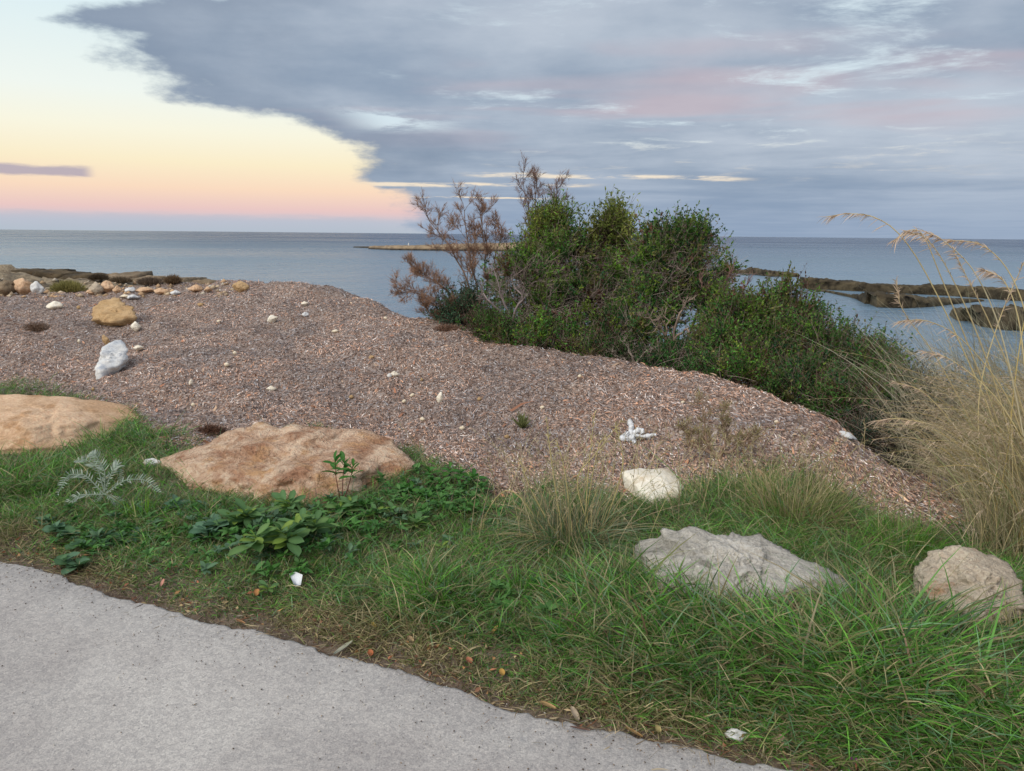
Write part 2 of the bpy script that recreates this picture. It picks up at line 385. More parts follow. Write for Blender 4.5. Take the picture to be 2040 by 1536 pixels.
def hbase(x, y):
    fx = np.clip((x - GX[0]) / 0.1, 0, len(GX) - 1.001); fy = np.clip((y - GY[0]) / 0.1, 0, len(GY) - 1.001)
    ix = fx.astype(int); iy = fy.astype(int); fx = fx - ix; fy = fy - iy
    return (G[iy, ix] * (1 - fx) + G[iy, ix + 1] * fx) * (1 - fy) + (G[iy + 1, ix] * (1 - fx) + G[iy + 1, ix + 1] * fx) * fy
def mound_mask(x, y): return np.clip((y - Yg(x)) / 0.5, 0, 1)
def H(x, y):
    x = np.asarray(x, float); y = np.asarray(y, float)
    z = hbase(x, y); mm = mound_mask(x, y)
    z = z + mm * (0.085 * fbm(x * 0.9, y * 0.9, 3) + 0.085 * fbm(x * 3.1, y * 3.1, 9, 3) + 0.020 * fbm(x * 13, y * 13, 21, 2))
    ve = np.clip((y - Yp(x)) / 0.3, 0, 1) * (1 - mm)
    z = z + ve * (0.035 + 0.05 * fbm(x * 1.7, y * 1.7, 5)) - (1 - np.clip((y - Yp(x)) / 0.05, 0, 1)) * 0.02
    far = np.clip((y - 13) / 3, 0, 1) * np.clip((-x - 3) / 2, 0, 1)
    z = z + far * (0.16 * fbm(x * 0.8, y * 0.8, 33, 4) + 0.16 * fbm(x * 3.5, y * 3.5, 36, 3))
    return z
def gat(px, py, zoff=0.0):
    px = np.atleast_1d(np.asarray(px, float)); py = np.atleast_1d(np.asarray(py, float))
    ys = np.concatenate([np.arange(1.6, 14, 0.02), np.arange(14, 40, 0.08)])
    q = P(px[:, None].repeat(len(ys), 1), py[:, None].repeat(len(ys), 1), ys[None].repeat(len(px), 0))
    below = q[..., 2] < H(q[..., 0], q[..., 1])
    i = below.argmax(1); r = q[np.arange(len(px)), i].copy(); r[:, 2] = H(r[:, 0], r[:, 1]) + zoff
    return r
def g1(px, py): return gat(px, py)[0]

# ------------------------------------------------------------------ ground meshes
NU, NV = 460, 560
uu = np.linspace(-1.25, 1.25, NU)
yv = np.concatenate([np.linspace(-5, 1.4, 30, endpoint=False), 1.4 * (46 / 1.4) ** (np.linspace(0, 1, NV - 30) ** 1.05)])
uX = uu[None, :] * (np.maximum(yv, -2)[:, None] + 4.0) * 0.95
gY = np.broadcast_to(yv[:, None], uX.shape)
gZ = H(uX, gY)
V = np.stack([uX, gY, gZ], -1).reshape(-1, 3)
idx = np.arange(NU * NV).reshape(NV, NU)
quads = np.stack([idx[:-1, :-1], idx[:-1, 1:], idx[1:, 1:], idx[1:, :-1]], -1).reshape(-1, 4)
qc = V[quads].mean(1)
qx, qy, qz = qc.T
zone = np.zeros(len(qc), int)                                   # 0 soil, 1 mound, 2 shore rock
zone[qy > Yg(qx) + 0.12 * fbm(qx * 4, qy * 4, 2)] = 1
shore = (qy > 14.3 + 0.8 * fbm(qx * 0.7, qy * 0.7, 8)) | ((zone == 1) & (qz < -0.9)) | ((zone == 1) & (qx > 1.75) & (qy > 5.3 + 0.0 * qx) & (qz < -0.25))
zone[shore] = 2

def soilmat():
    m, t, b, o = newmat('soil'); p = pos(t)
    n = t.noise(p, 6, 6, 0.7); f = t.noise(p, 90, 3, 0.7)
    c = t.mix(t.mr(n, 0.35, 0.65), (0.10, 0.072, 0.052), (0.19, 0.145, 0.105)); c = t.mix(t.mr(f, 0.55, 0.7), c, (0.24, 0.19, 0.14))
    t.put(b.inputs['Base Color'], c); b.inputs['Roughness'].default_value = 0.95
    t.put(b.inputs['Normal'], t.bump(t.m('ADD', n, f), 0.8, 0.02)); return m
def moundmat():
    m, t, b, o = newmat('seagrass_litter'); p = pos(t)
    mp = t.new('ShaderNodeMapping'); t.put(mp.inputs[0], p); mp.inputs[3].default_value = (1.0, 0.7, 1.0)
    cells = t.voro(mp.outputs[0], 65, out='Color'); sep = t.new('ShaderNodeSeparateColor'); t.put(sep.inputs[0], cells)
    big = t.noise(p, 1.3, 4, 0.6)
    c = t.ramp(sep.outputs[0], [(0, (0.10, 0.07, 0.055)), (0.35, (0.20, 0.145, 0.115)), (0.6, (0.30, 0.22, 0.175)), (0.85, (0.30, 0.26, 0.235)), (1.0, (0.48, 0.42, 0.37))])
    c = t.mix(0.6, c, t.mix(t.mr(big, 0.35, 0.65), (0.42, 0.42, 0.44), (0.56, 0.52, 0.48)), 'OVERLAY')
    t.put(b.inputs['Base Color'], c); b.inputs['Roughness'].default_value = 0.8
    t.put(b.inputs['Normal'], t.bump(t.m('ADD', sep.outputs[1], t.m('MULTIPLY', t.noise(p, 20, 4), 2.0)), 0.7, 0.02)); return m
def shoremat():
    m, t, b, o = newmat('shore_rock'); p = pos(t)
    n = t.noise(p, 1.2, 7, 0.7, 0.4); f = t.noise(p, 9, 5, 0.7)
    c = t.mix(t.mr(n, 0.38, 0.6), lin((84, 74, 58)), lin((164, 148, 122))); c = t.mix(t.mr(f, 0.5, 0.62), c, lin((128, 112, 90)))
    t.put(b.inputs['Base Color'], c); b.inputs['Roughness'].default_value = 0.95
    t.put(b.inputs['Normal'], t.bump(t.m('ADD', n, f), 1.0, 0.08)); return m
for k, (nm, mt) in enumerate((('ground', soilmat()), ('dry_seagrass_mound', moundmat()), ('rocky_shore', shoremat()))):
    sel = quads[zone == k]; used, inv = np.unique(sel, return_inverse=True)
    mb = MB(); mb.add(V[used], inv.reshape(-1, 4)); o = mb.build(nm, mt, smooth=True); o['kind'] = 'structure'

# path
def pathmat():
    m, t, b, o = newmat('worn_concrete'); p = pos(t)
    n = t.noise(p, 1.1, 5, 0.6); g = t.noise(p, 150, 3, 0.75); s = t.voro(p, 48); s2 = t.voro(p, 85, out='Color')
    sep = t.new('ShaderNodeSeparateColor'); t.put(sep.inputs[0], s2)
    c = t.mix(t.mr(n, 0.3, 0.7), lin((163, 158, 154)), lin((190, 186, 180)))
    c = t.mix(0.55, c, t.mix(t.mr(g, 0.3, 0.7), (0.30, 0.30, 0.31), (0.66, 0.66, 0.65)), 'OVERLAY')
    c = t.mix(0.42, c, t.mix(sep.outputs[0], (0.32, 0.32, 0.33), (0.66, 0.65, 0.63)), 'OVERLAY')
    spk = t.m('MULTIPLY', t.mr(s, 0.20, 0.10), t.mr(t.noise(p, 13, 3, 0.6), 0.50, 0.60))
    c = t.mix(t.m('MULTIPLY', spk, 0.6), c, (0.13, 0.13, 0.14))
    big = t.m('MULTIPLY', t.mr(t.voro(p, 7), 0.16, 0.07), t.mr(t.noise(p, 2.2, 2), 0.52, 0.60))
    c = t.mix(t.m('MULTIPLY', big, 0.35), c, (0.17, 0.18, 0.20))
    t.put(b.inputs['Base Color'], c); b.inputs['Roughness'].default_value = 0.9; b.inputs['Specular IOR Level'].default_value = 0.2
    t.put(b.inputs['Normal'], t.bump(t.m('ADD', g, t.m('MULTIPLY', sep.outputs[0], 0.6)), 0.55, 0.006)); return m
xs = np.arange(-7, 7.0, 0.012)
off = 0.03 * fbm(xs * 4, xs * 0 + 1, 4, 5) + 0.022 * fbm(xs * 30, xs * 0, 6, 3)
ye = Yp(xs) + off
rows = [ye + 0.012, ye, ye - 0.02, ye - 0.3, ye - 0.9, ye - 2.0, ye - 3.4]; zs = [-0.03, 0.012, 0.02, 0.021, 0.022, 0.022, 0.02]
pv = np.stack([np.stack([xs, r, np.full_like(xs, z) + (0.004 * fbm(xs * 1.3, r, 2) if k > 1 else 0)], -1) for k, (r, z) in enumerate(zip(rows, zs))], 0)
pi = np.arange(pv.shape[0] * pv.shape[1]).reshape(pv.shape[:2])
pq = np.stack([pi[1:, :-1], pi[1:, 1:], pi[:-1, 1:], pi[:-1, :-1]], -1).reshape(-1, 4)
mb = MB(); mb.add(pv.reshape(-1, 3), pq); o = mb.build('path', pathmat(), smooth=True); o['kind'] = 'structure'

# sea
def seamat():
    m, t, b, o = newmat('sea_water'); p = pos(t)
    mp = t.new('ShaderNodeMapping'); t.put(mp.inputs[0], p); mp.inputs[3].default_value = (0.55, 1.0, 1.0); mp.inputs[2].default_value = (0, 0, 0.25)
    w1 = t.noise(mp.outputs[0], 0.9, 5, 0.62, 0.3); w2 = t.noise(mp.outputs[0], 0.10, 3, 0.55); w3 = t.noise(mp.outputs[0], 5.0, 3, 0.6)
    h = t.m('ADD', t.m('MULTIPLY', w1, 0.5), t.m('ADD', t.m('MULTIPLY', w2, 1.6), t.m('MULTIPLY', w3, 0.10)))
    pat = t.noise(mp.outputs[0], 0.012, 4, 0.6)
    sy = t.new('ShaderNodeSeparateXYZ'); t.put(sy.inputs[0], p); far_dark = t.mr(t.m('LOGARITHM', t.m('MAXIMUM', sy.outputs[1], 1.0), 10.0), 1.75, 2.9)   # deeper water darker, and the horizon's dimmer reflection painted into the base colour
    t.put(b.inputs['Base Color'], t.mix(far_dark, t.mix(t.mr(pat, 0.4, 0.6), (0.14, 0.225, 0.30), (0.19, 0.28, 0.35)), (0.024, 0.062, 0.125)))
    b.inputs['IOR'].default_value = 1.333; t.put(b.inputs['Roughness'], t.mr(pat, 0.4, 0.62, 0.22, 0.34))
    t.put(b.inputs['Normal'], t.bump(h, 1.0, 1.1)); return m
ang = np.linspace(rad(-80), rad(80), 121); rr_ = np.concatenate([[3], 3 * (40000 / 3) ** np.linspace(0.05, 1, 60)])
sv = np.stack([np.stack([np.sin(ang) * r, np.cos(ang) * r, np.full_like(ang, SEA)], -1) for r in rr_], 0)
si = np.arange(sv.shape[0] * sv.shape[1]).reshape(sv.shape[:2])
sq = np.stack([si[:-1, :-1], si[:-1, 1:], si[1:, 1:], si[1:, :-1]], -1).reshape(-1, 4)[:, ::-1]
mb = MB(); mb.add(sv.reshape(-1, 3), sq); o = mb.build('sea', seamat(), smooth=True); o['kind'] = 'structure'

# ------------------------------------------------------------------ rocks
def ico(level):
    bm = bmesh.new(); bmesh.ops.create_icosphere(bm, subdivisions=level, radius=1.0)
    v = np.array([x.co[:] for x in bm.verts]); f = np.array([[y.index for y in x.verts] for x in bm.faces]); bm.free()
    return unit(v), f
ICO = {k: ico(k) for k in (2, 3, 4, 5, 6)}
def n3(p, s, o=4):
    off_ = Vector((s * 3.7, s * 1.3, s * 9.1))
    return np.array([mnoise.fractal(Vector(q) + off_, 1.0, 2.0, o) for q in p])
def hull_planes(pts):
    bm = bmesh.new()
    for q in pts: bm.verts.new(q)
    r = bmesh.ops.convex_hull(bm, input=bm.verts)
    bmesh.ops.recalc_face_normals(bm, faces=bm.faces)
    c = np.mean(pts, 0); out = []
    for f in bm.faces:
        n = np.array(f.normal[:]); d = n @ (np.array(f.verts[0].co[:]) - c)
        if d < 0: n, d = -n, -d
        out.append((n, max(d, 1e-3)))
    bm.free(); return c, out
def rock(name, pts, mat, label, cat='rock', level=5, p=16, amp=0.03, freq=4.0, strata=0.0, group=None, seed=1, kind=None, top=True):
    pts = np.array(pts, float); c, pl = hull_planes(pts)
    d, f = ICO[level]
    s = np.zeros(len(d))
    for n, dd in pl: s += np.maximum(d @ n, 0) ** p / dd ** p * 1.0
    r = s ** (-1.0 / p)
    q = d * r[:, None]
    size = np.ptp(pts, axis=0).max()
    lo, hi = (pts - c).min(0), (pts - c).max(0); ql, qh = q.min(0), q.max(0)
    q = lo + (q - ql) / (qh - ql) * (hi - lo)
    nn = n3(q * freq / size * 1.0, seed, 5)
    nz = n3(q * np.array([1.0, 1.4, 6.0]) / size * 3.2 + 0.35 * nn[:, None], seed + 5, 4)
    nf = n3(q * freq * 4 / size, seed + 9, 3)
    nz = np.clip(nz * 2.5, -1, 1) * 0.6 + nz * 0.5                       # terraces
    q = q + d * (nn * amp * size + strata * size * nz + 0.16 * amp * size * nf)[:, None]
    q = q + c
    org = np.array([c[0], c[1], pts[:, 2].min()])
    mb = MB(); mb.add(q, None, f); o = mb.build(name, mat, origin=org, smooth=True)
    return tag(o, label, cat, group, kind)
def boulder(name, outline, Yf, depth, mat, label, sink=0.10, **k):
    """outline: photo pixels with forward distances (front rim), given thickness behind"""
    pts = [P(a, b, y) for a, b, y in outline]; zb = min(q[2] for q in pts); pts += [q - [0, 0, sink] for q in pts if q[2] < zb + 0.12]
    return rock(name, pts, mat, label, **k)

# left pale boulder
def low(pts, dz=0.14): return [tuple(P(a, b, y) - np.array([0, 0, dz])) for a, b, y in pts]
def slab(top, bottom, mat, label, **k):
    top = [(a, b, y * 0.965) for a, b, y in top]; bottom = [(a, b, y * 0.965) for a, b, y in bottom]
    return rock('boulder', [P(a, b, y) for a, b, y in top + bottom] + low(bottom, 0.2), mat, label, cat='boulder', **k)
slab([(-120, 800, 6.0), (-60, 788, 6.1), (60, 786, 6.15), (190, 795, 6.3), (255, 808, 6.35), (292, 832, 6.15), (60, 850, 5.45), (160, 838, 5.85), (-100, 850, 5.4), (0, 842, 5.5)],
     [(290, 854, 6.05), (200, 864, 5.9), (140, 882, 5.65), (85, 920, 5.3), (20, 904, 5.3), (-120, 905, 5.3)],
     M_rock_tan, 'big pale tan boulder cut off by the left edge, grass at its foot', level=6, p=34, amp=0.014, freq=4, strata=0.014, seed=3)
slab([(322, 915, 5.05), (350, 897, 5.1), (400, 880, 5.2), (485, 850, 5.35), (560, 862, 5.4), (640, 858, 5.4), (728, 851, 5.35), (752, 872, 5.2), (800, 905, 5.0), (832, 930, 4.9),
      (380, 925, 4.75), (480, 938, 4.6), (600, 962, 4.42), (690, 950, 4.55), (745, 938, 4.7), (560, 900, 4.9)],
     [(335, 940, 4.95), (362, 975, 4.62), (480, 992, 4.48), (600, 1014, 4.30), (700, 980, 4.55), (822, 950, 4.83), (650, 940, 5.4), (420, 930, 5.3)],
     M_rock_red, 'large flat reddish tan boulder with a wavy layered top in the grass', level=6, p=90, amp=0.016, freq=7, strata=0.030, seed=7)
slab([(1280, 1075, 3.56), (1330, 1061, 3.5), (1385, 1055, 3.48), (1402, 1072, 3.45), (1455, 1064, 3.5), (1480, 1080, 3.42), (1560, 1103, 3.36), (1600, 1105, 3.36), (1640, 1138, 3.24), (1700, 1160, 3.18), (1380, 1110, 3.25), (1520, 1130, 3.2)],
     [(1690, 1190, 3.1), (1560, 1205, 3.0), (1400, 1200, 3.02), (1300, 1182, 3.1), (1275, 1130, 3.35)],
     M_rock_gray, 'long pitted grey white boulder half sunk in green grass', level=6, p=40, amp=0.045, freq=9, strata=0.022, seed=12)
slab([(1832, 1120, 3.3), (1862, 1090, 3.32), (1905, 1083, 3.3), (1960, 1098, 3.29), (2000, 1116, 3.27), (2032, 1150, 3.15), (1890, 1130, 3.15), (1960, 1150, 3.05)],
     [(1830, 1165, 3.15), (1872, 1205, 3.0), (1960, 1238, 2.86), (2032, 1205, 3.0)],
     M_rock_beige, 'blocky beige and orange stained boulder below the tall dry grass', level=6, p=50, amp=0.035, freq=8, strata=0.03, seed=17)
rock('flat_stone', [P(a, b, y * 0.955) for a, b, y in [(1238, 940, 4.75), (1262, 934, 4.85), (1330, 934, 4.9), (1345, 948, 4.8), (1362, 970, 4.6), (1352, 982, 4.5), (1300, 996, 4.40), (1268, 965, 4.6), (1310, 950, 4.62)]] + low([(1300, 996, 4.2), (1352, 982, 4.3), (1255, 950, 4.5), (1350, 950, 4.7)]),
     M_rock_cream, 'flat cream stone lying in front of the brown bank beside fountain grass', cat='stone', level=5, p=30, amp=0.025, freq=6, seed=21)
def onbank(pxs, depth_k=1.0):
    return pxs
def stone(name, px, py, w, h, mat, label, seed, tilt=0, cat='stone', level=4, group=None, amp=0.05, dk=0.7, p=13, sink=0.3, kpts=7):
    """stone whose visible box in the photo is w x h pixels, centred on px,py"""
    b = g1(px, py + h * 0.45); Y = b[1]; s = Y * 1.02 / F
    rng = np.random.default_rng(seed)
    W_, H_ = w * s / 2, h * s / 2 * 1.1
    d = unit(rng.normal(size=(kpts, 3))); d[:, 2] = np.where(d[:, 2] < 0, d[:, 2] * 0.8, d[:, 2])
    d = np.concatenate([d, [[1, 0, 0], [-1, 0, 0], [0, 0, 1], [0, -1, 0], [0, 1, 0], [0, 0, -1]]])
    q = d * np.array([W_, W_ * dk, H_]); a = rad(tilt)
    q = np.stack([q[:, 0] * math.cos(a) - q[:, 2] * math.sin(a), q[:, 1], q[:, 0] * math.sin(a) + q[:, 2] * math.cos(a)], 1)
    q = q + np.array([b[0], b[1], b[2] + H_ * (1 - sink)])
    return rock(name, q, mat, label, cat=cat, level=level, p=p, amp=amp, freq=4, seed=seed, group=group)
# white slab and ochre rock on the bank
boulder('stone', [(190, 738, 7.3), (205, 700, 7.55), (228, 678, 7.8), (247, 676, 7.85), (252, 700, 7.7), (256, 714, 7.6), (240, 724, 7.45), (200, 738, 7.25), (225, 745, 7.6), (215, 690, 8.0)],
        0, 0, M_rock_white, 'bluish white wedge shaped rock standing on the brown bank', cat='stone', level=5, p=30, amp=0.03, freq=6, strata=0.02, seed=25)
boulder('stone', [(182, 635, 9.9), (188, 610, 10.1), (205, 596, 10.3), (232, 594, 10.35), (258, 608, 10.1), (274, 628, 9.9), (262, 640, 9.9), (225, 640, 9.7), (225, 650, 10.2)],
        0, 0, M_rock_ochre, 'ochre orange rock with an arched top half buried in the bank', cat='stone', level=5, p=24, amp=0.05, freq=6, strata=0.02, seed=28)
stone('stone', 109, 609, 34, 18, M_rock_cream, 'pale yellow double stone left of the arched ochre rock', 31)
stone('stone', 213, 679, 14, 26, M_rock_ochre, 'small olive yellow stone leaning behind the bluish white rock', 32, tilt=20)
stone('stone', 271, 651, 22, 20, M_rock_cream, 'small cream stone just below the arched ochre rock', 33)
stone('stone', 276, 694, 22, 11, M_rock_cream, 'oblong cream stone right of the bluish white rock', 34)
stone('stone', 481, 571, 34, 22, M_rock_ochre, 'yellow stone on the far crest of the bank against the sea', 35)
stone('stone', 543, 635, 23, 15, M_rock_cream, 'egg shaped cream stone high on the bank, tilted', 36, tilt=20)
stone('stone', 607, 605, 14, 9, M_rock_cream, 'upper one of two small pale stones stacked apart near the bank top', 37, tilt=15)
stone('stone', 608, 627, 14, 11, M_rock_white, 'lower one of two small pale stones near the bank top', 38)
stone('stone', 786, 746, 18, 13, M_rock_cream, 'round cream stone with a tiny grey stone touching its left side', 39)
stone('stone', 776, 748, 10, 10, M_rock_white, 'tiny grey stone touching a round cream stone', 40)
stone('stone', 541, 775, 22, 11, M_rock_cream, 'flat cream stone low on the bank above the reddish boulder', 41, tilt=8)
stone('stone', 876, 791, 14, 24, M_rock_cream, 'upright bean shaped cream stone in the middle of the bank', 42, tilt=-15)
stone('stone', 381, 762, 9, 15, M_rock_cream, 'small upright cream stone above the reddish boulder', 43, tilt=-15)
stone('stone', 1862, 940, 36, 14, M_rock_beige, 'pale flat stone at the foot of the tall dry grass', 44)
stone('stone', 305, 922, 40, 22, M_rock_white, 'whitish stone in the grass at the left end of the reddish boulder', 45)
stone('stone', 1466, 1466, 62, 24, M_rock_white, 'flat grey white stone on the edge of the path, bottom right', 46, tilt=3, dk=0.6)
stone('stone', 1688, 869, 46, 14, M_rock_white, 'bluish pale rock on the rim where the bank drops to the bushes', 47, tilt=-22)
stone('stone', 740, 712, 12, 8, M_rock_ochre, 'small orange brown stone in the upper middle of the bank', 48)
for k, (a, b, w, h) in enumerate([(668, 660, 15, 7), (768, 634, 8, 7), (700, 792, 11, 8), (805, 800, 9, 8), (821, 787, 10, 7), (840, 757, 6, 8), (921, 852, 12, 8), (842, 836, 11, 9), (955, 795, 10, 9), (468, 703, 8, 8), (452, 728, 10, 9), (157, 612, 9, 8),
                                  (385, 806, 8, 8), (250, 590, 26, 6), (400, 607, 12, 7), (436, 640, 8, 6), (158, 680, 6, 10), (186, 776, 7, 8), (1155, 750, 9, 7), (1080, 812, 10, 7), (1010, 870, 12, 8), (1360, 802, 9, 6), (1546, 842, 9, 7), (1380, 880, 9, 8)]):
    stone('pebble', a, b, w, h, M_rock_ochre if k % 3 == 2 else M_pebble, 'small pale pebble lying on the brown seagrass bank', 60 + k, level=2, cat='pebble', group='small pebbles scattered over the seagrass bank', kpts=6)

M_ledge = rockmat('brown_ledge_rock', lin((62, 54, 42)), lin((104, 90, 68)), lin((80, 66, 48)), 3, 1.5, 0.4, 0.6, (0.03, 0.025, 0.02))
M_spit2 = rockmat('grey_brown_ledge_rock', lin((104, 92, 74)), lin((150, 132, 108)), lin((120, 98, 74)), 3, 1.5, 0.4, 0.6, (0.06, 0.05, 0.04))
# pale rocks of the far shore, left
rk = [(12, 575, 52, 32, M_spit2, 'grey brown rock at the left edge on the far shore'), (48, 572, 40, 34, M_rock_tan, 'orange rock second from the left edge on the far shore'),
      (75, 574, 26, 26, M_rock_white, 'pale rounded rock left of the olive shore bush'), (193, 576, 30, 26, M_rock_beige, 'pinkish rock just right of the olive shore bush'),
      (214, 571, 32, 24, M_rock_tan, 'peach coloured upright rock in the shore row'), (234, 577, 18, 14, M_rock_tan, 'small peach rock at the right end of the shore cluster'),
      (259, 578, 22, 12, M_rock_white, 'white flat rock in the shore row'), (290, 578, 40, 12, M_rock_tan, 'long low pinkish rock in the shore row'),
      (322, 580, 30, 12, M_rock_tan, 'low pinkish rock under the little brown shore bush'), (350, 584, 20, 10, M_rock_white, 'small grey rock under the little brown shore bush'),
      (390, 575, 34, 13, M_rock_tan, 'orange rock near the right end of the shore row'), (415, 577, 16, 10, M_rock_tan, 'pink rock at the right end of the shore row'),
      (265, 592, 30, 9, M_rock_white, 'thin grey slab above the arched ochre rock'), (180, 582, 18, 10, M_rock_tan, 'small tan rock at the foot of the olive shore bush')]
for k, (a, b, w, h, mt, lb) in enumerate(rk):
    stone('shore_rock', a, b, w, h, mt, lb, 100 + k, group='pale rocks along the far shore', amp=0.07, level=4, p=16)
rk = [(0, 541, 60, 16), (40, 545, 60, 14), (88, 547, 60, 12), (130, 551, 50, 12), (185, 552, 60, 12), (240, 556, 70, 13), (300, 560, 70, 12), (360, 563, 50, 12), (410, 568, 60, 12)]
for k, (a, b, w, h) in enumerate(rk):
    Y = 24.0 - k * 0.25; q = P(a, b, Y); s = Y / F
    rng = np.random.default_rng(300 + k)
    pts = [q + np.array([x_ * w * s * 0.6, y_ * 0.8, z_ * h * s * 0.5]) for x_ in (-1, 1) for y_ in (-1, 1) for z_ in (-3.5, 1)]
    pts = [p_ + rng.normal(size=3) * 0.05 for p_ in pts]
    lab = ['dark brown rock ledge at the very left edge by the water', 'dark brown rock ledge above the orange rock second from the left edge', 'dark brown rock ledge above the pale rounded rock by the olive bush',
           'dark brown rock ledge directly behind the olive shore bush', 'dark brown rock ledge under the low brown scrub, right end of the dark row', 'grey brown rock ledge behind the white flat rock of the shore row',
           'grey brown rock ledge left of the tiny rusty bush', 'grey brown rock ledge at the foot of the tiny rusty bush', 'rightmost grey brown rock ledge, where the shore meets the bank'][k]
    rock('shore_ledge', pts, M_ledge if k < 5 else M_spit2, lab, cat='rock ledge', level=4, p=24, amp=0.06, seed=200 + k, group='rock ledges along the far left waterline')

# reefs in the water, right
def sea_at(px, py):
    return z0(px, py, SEA)
def reef(label, base, heights, thick, seed, mat=M_reef, name='reef', cat='reef', level=5, hk=0.7):
    """base: waterline pixels left to right; heights in m"""
    n = len(base); pts = []
    w = [sea_at(a, b) for a, b in base]
    rng = np.random.default_rng(seed)
    mb = MB(); seg = 26; prof = []
    # a long irregular ridge: cross sections lofted along the waterline
    tt = np.linspace(0, n - 1, (n - 1) * seg + 1)
    ctr = np.stack([np.interp(tt, range(n), [q[i] for q in w]) for i in range(3)], 1)
    hh = np.interp(tt, range(n), heights); th = np.interp(tt, range(n), thick if hasattr(thick, '__len__') else [thick] * n)
    tg = unit(np.gradient(ctr, axis=0)); nrm = np.stack([-tg[:, 1], tg[:, 0], 0 * tg[:, 0]], 1)
    nrm = np.tile([0.15, 1.0, 0.0], (len(ctr), 1))
    K_ = 16; prof = np.array([(0.0, -0.5), (-0.02, -0.1), (-0.05, 0.25), (-0.03, 0.6), (0.0, 0.85), (0.05, 0.97), (0.15, 1.0), (0.27, 0.96), (0.4, 1.0), (0.55, 0.95), (0.7, 1.0), (0.85, 0.92), (0.95, 0.7), (1.0, 0.4), (1.02, 0.0), (1.02, -0.5)])
    pos_ = ctr[:, None] + nrm[:, None] * (prof[None, :, 0:1] * th[:, None, None]) + np.array([0, 0, 1.0]) * (prof[None, :, 1:2] * hh[:, None, None])
    fl = pos_.reshape(-1, 3); nz = n3(fl * 0.9, seed, 5); nz2 = n3(fl * np.array([2.0, 2.0, 7.0]), seed + 3, 5)
    hh = hh * hk; mh = float(np.mean(heights))
    sh = pos_.shape[:2]
    nz = nz.reshape(sh); nz2 = nz2.reshape(sh)
    mh = hh[:, None]
    pos_[..., 2] += mh * (0.22 * nz + 0.30 * nz2) * (prof[None, :, 1] > 0.2)
    pos_ += nrm[:, None] * (nz2 * mh * 0.45 + nz * mh * 0.25)[..., None]
    # close ends
    e0 = pos_[0].mean(0); e1 = pos_[-1].mean(0)
    ii = np.arange(sh[0] * sh[1]).reshape(sh)
    q_ = np.stack([ii[:-1, :-1], ii[1:, :-1], ii[1:, 1:], ii[:-1, 1:]], -1).reshape(-1, 4)
    tri = [[sh[0] * sh[1], ii[0, k + 1], ii[0, k]] for k in range(K_ - 1)] + [[sh[0] * sh[1] + 1, ii[-1, k], ii[-1, k + 1]] for k in range(K_ - 1)]
    mb.add(np.concatenate([pos_.reshape(-1, 3), [e0, e1]]), q_, tri)
    o = mb.build(name, mat, origin=(ctr[:, 0].mean(), ctr[:, 1].mean(), SEA), smooth=False)
    return tag(o, label, cat)
reef('low dark reef strip far out beside the bush top', [(1440, 545), (1480, 545), (1500, 547), (1530, 551), (1592, 552)], [0.35, 0.35, 0.7, 0.6, 0.35], 2.0, 5)
reef('long straight flat topped dark reef wall running off to the right', [(1601, 575), (1640, 577), (1700, 580), (1740, 582), (1800, 585), (1900, 590), (2000, 598), (2160, 608)], [0.85, 0.8, 0.7, 0.6, 0.6, 0.7, 0.75, 0.7], [1.6] * 8, 6, hk=0.62)
reef('tapering dark reef arm with a bulky head in front of the long reef wall', [(1616, 578), (1650, 583), (1700, 594), (1720, 600), (1745, 612), (1800, 614), (1850, 612), (1900, 606), (1960, 600)], [0.08, 0.14, 0.22, 0.35, 0.75, 0.75, 0.5, 0.3, 0.1], [1.0, 1.0, 1.2, 1.6, 2.0, 2.4, 2.4, 1.6, 1.0], 7)
reef('nearest dark reef hump behind the tall dry grass', [(1925, 636), (1950, 650), (1990, 656), (2050, 660), (2150, 662)], [0.4, 0.7, 0.85, 0.85, 0.8], [2, 2.5, 3, 3, 3], 8)
# far spit
def spitmat():
    m, t, b, o = newmat('spit_rock'); p = pos(t); n = t.noise(p, 0.35, 6, 0.7); sepn = t.new('ShaderNodeSeparateXYZ'); t.put(sepn.inputs[0], p)
    c = t.mix(t.mr(n, 0.4, 0.6), lin((122, 104, 82)), lin((158, 138, 110))); c = t.mix(t.mr(sepn.outputs[2], 0.55, 0.2), c, lin((84, 74, 62)))
    t.put(b.inputs['Base Color'], c); b.inputs['Roughness'].default_value = 0.95; return m
M_spit = spitmat()
o = reef('far pale brown spit of land beyond the bare shrub', [(735, 496), (780, 498), (850, 499), (950, 500), (1050, 501), (1150, 502), (1250, 502)], [0.7, 1.0, 1.2, 1.7, 2.0, 2.0, 1.6], [8, 10, 12, 14, 16, 16, 14], 9, M_spit, 'spit', 'headland')
del o['category'], o['label']; o['kind'] = 'structure'
reef('lowest dark rocks at the tip of the far spit', [(704, 493), (730, 494), (765, 495)], [0.25, 0.35, 0.35], 4, 10, M_reef, 'reef', 'reef')
def far_bit(px, py, w, h, mat, label, cat, name, seed):
    q = z0(px, 498, SEA); q = P(px, py, q[1] + 4); s = q[1] / F
    rng = np.random.default_rng(seed); d = unit(rng.normal(size=(16, 3))); d[:, 2] = np.abs(d[:, 2]) - 0.3
    rock(name, q + d * np.array([w * s / 2, w * s / 2, h * s]) , mat, label, cat=cat, level=3, p=6, amp=0.06, seed=seed)
far_bit(798, 494, 24, 7, M_spit, 'low brown scrub mound on the far spit', 'mound', 'mound', 61)
far_bit(814, 493, 5, 14, M_rock_white, 'small white pointed stone standing on the far spit', 'stone', 'stone', 62)

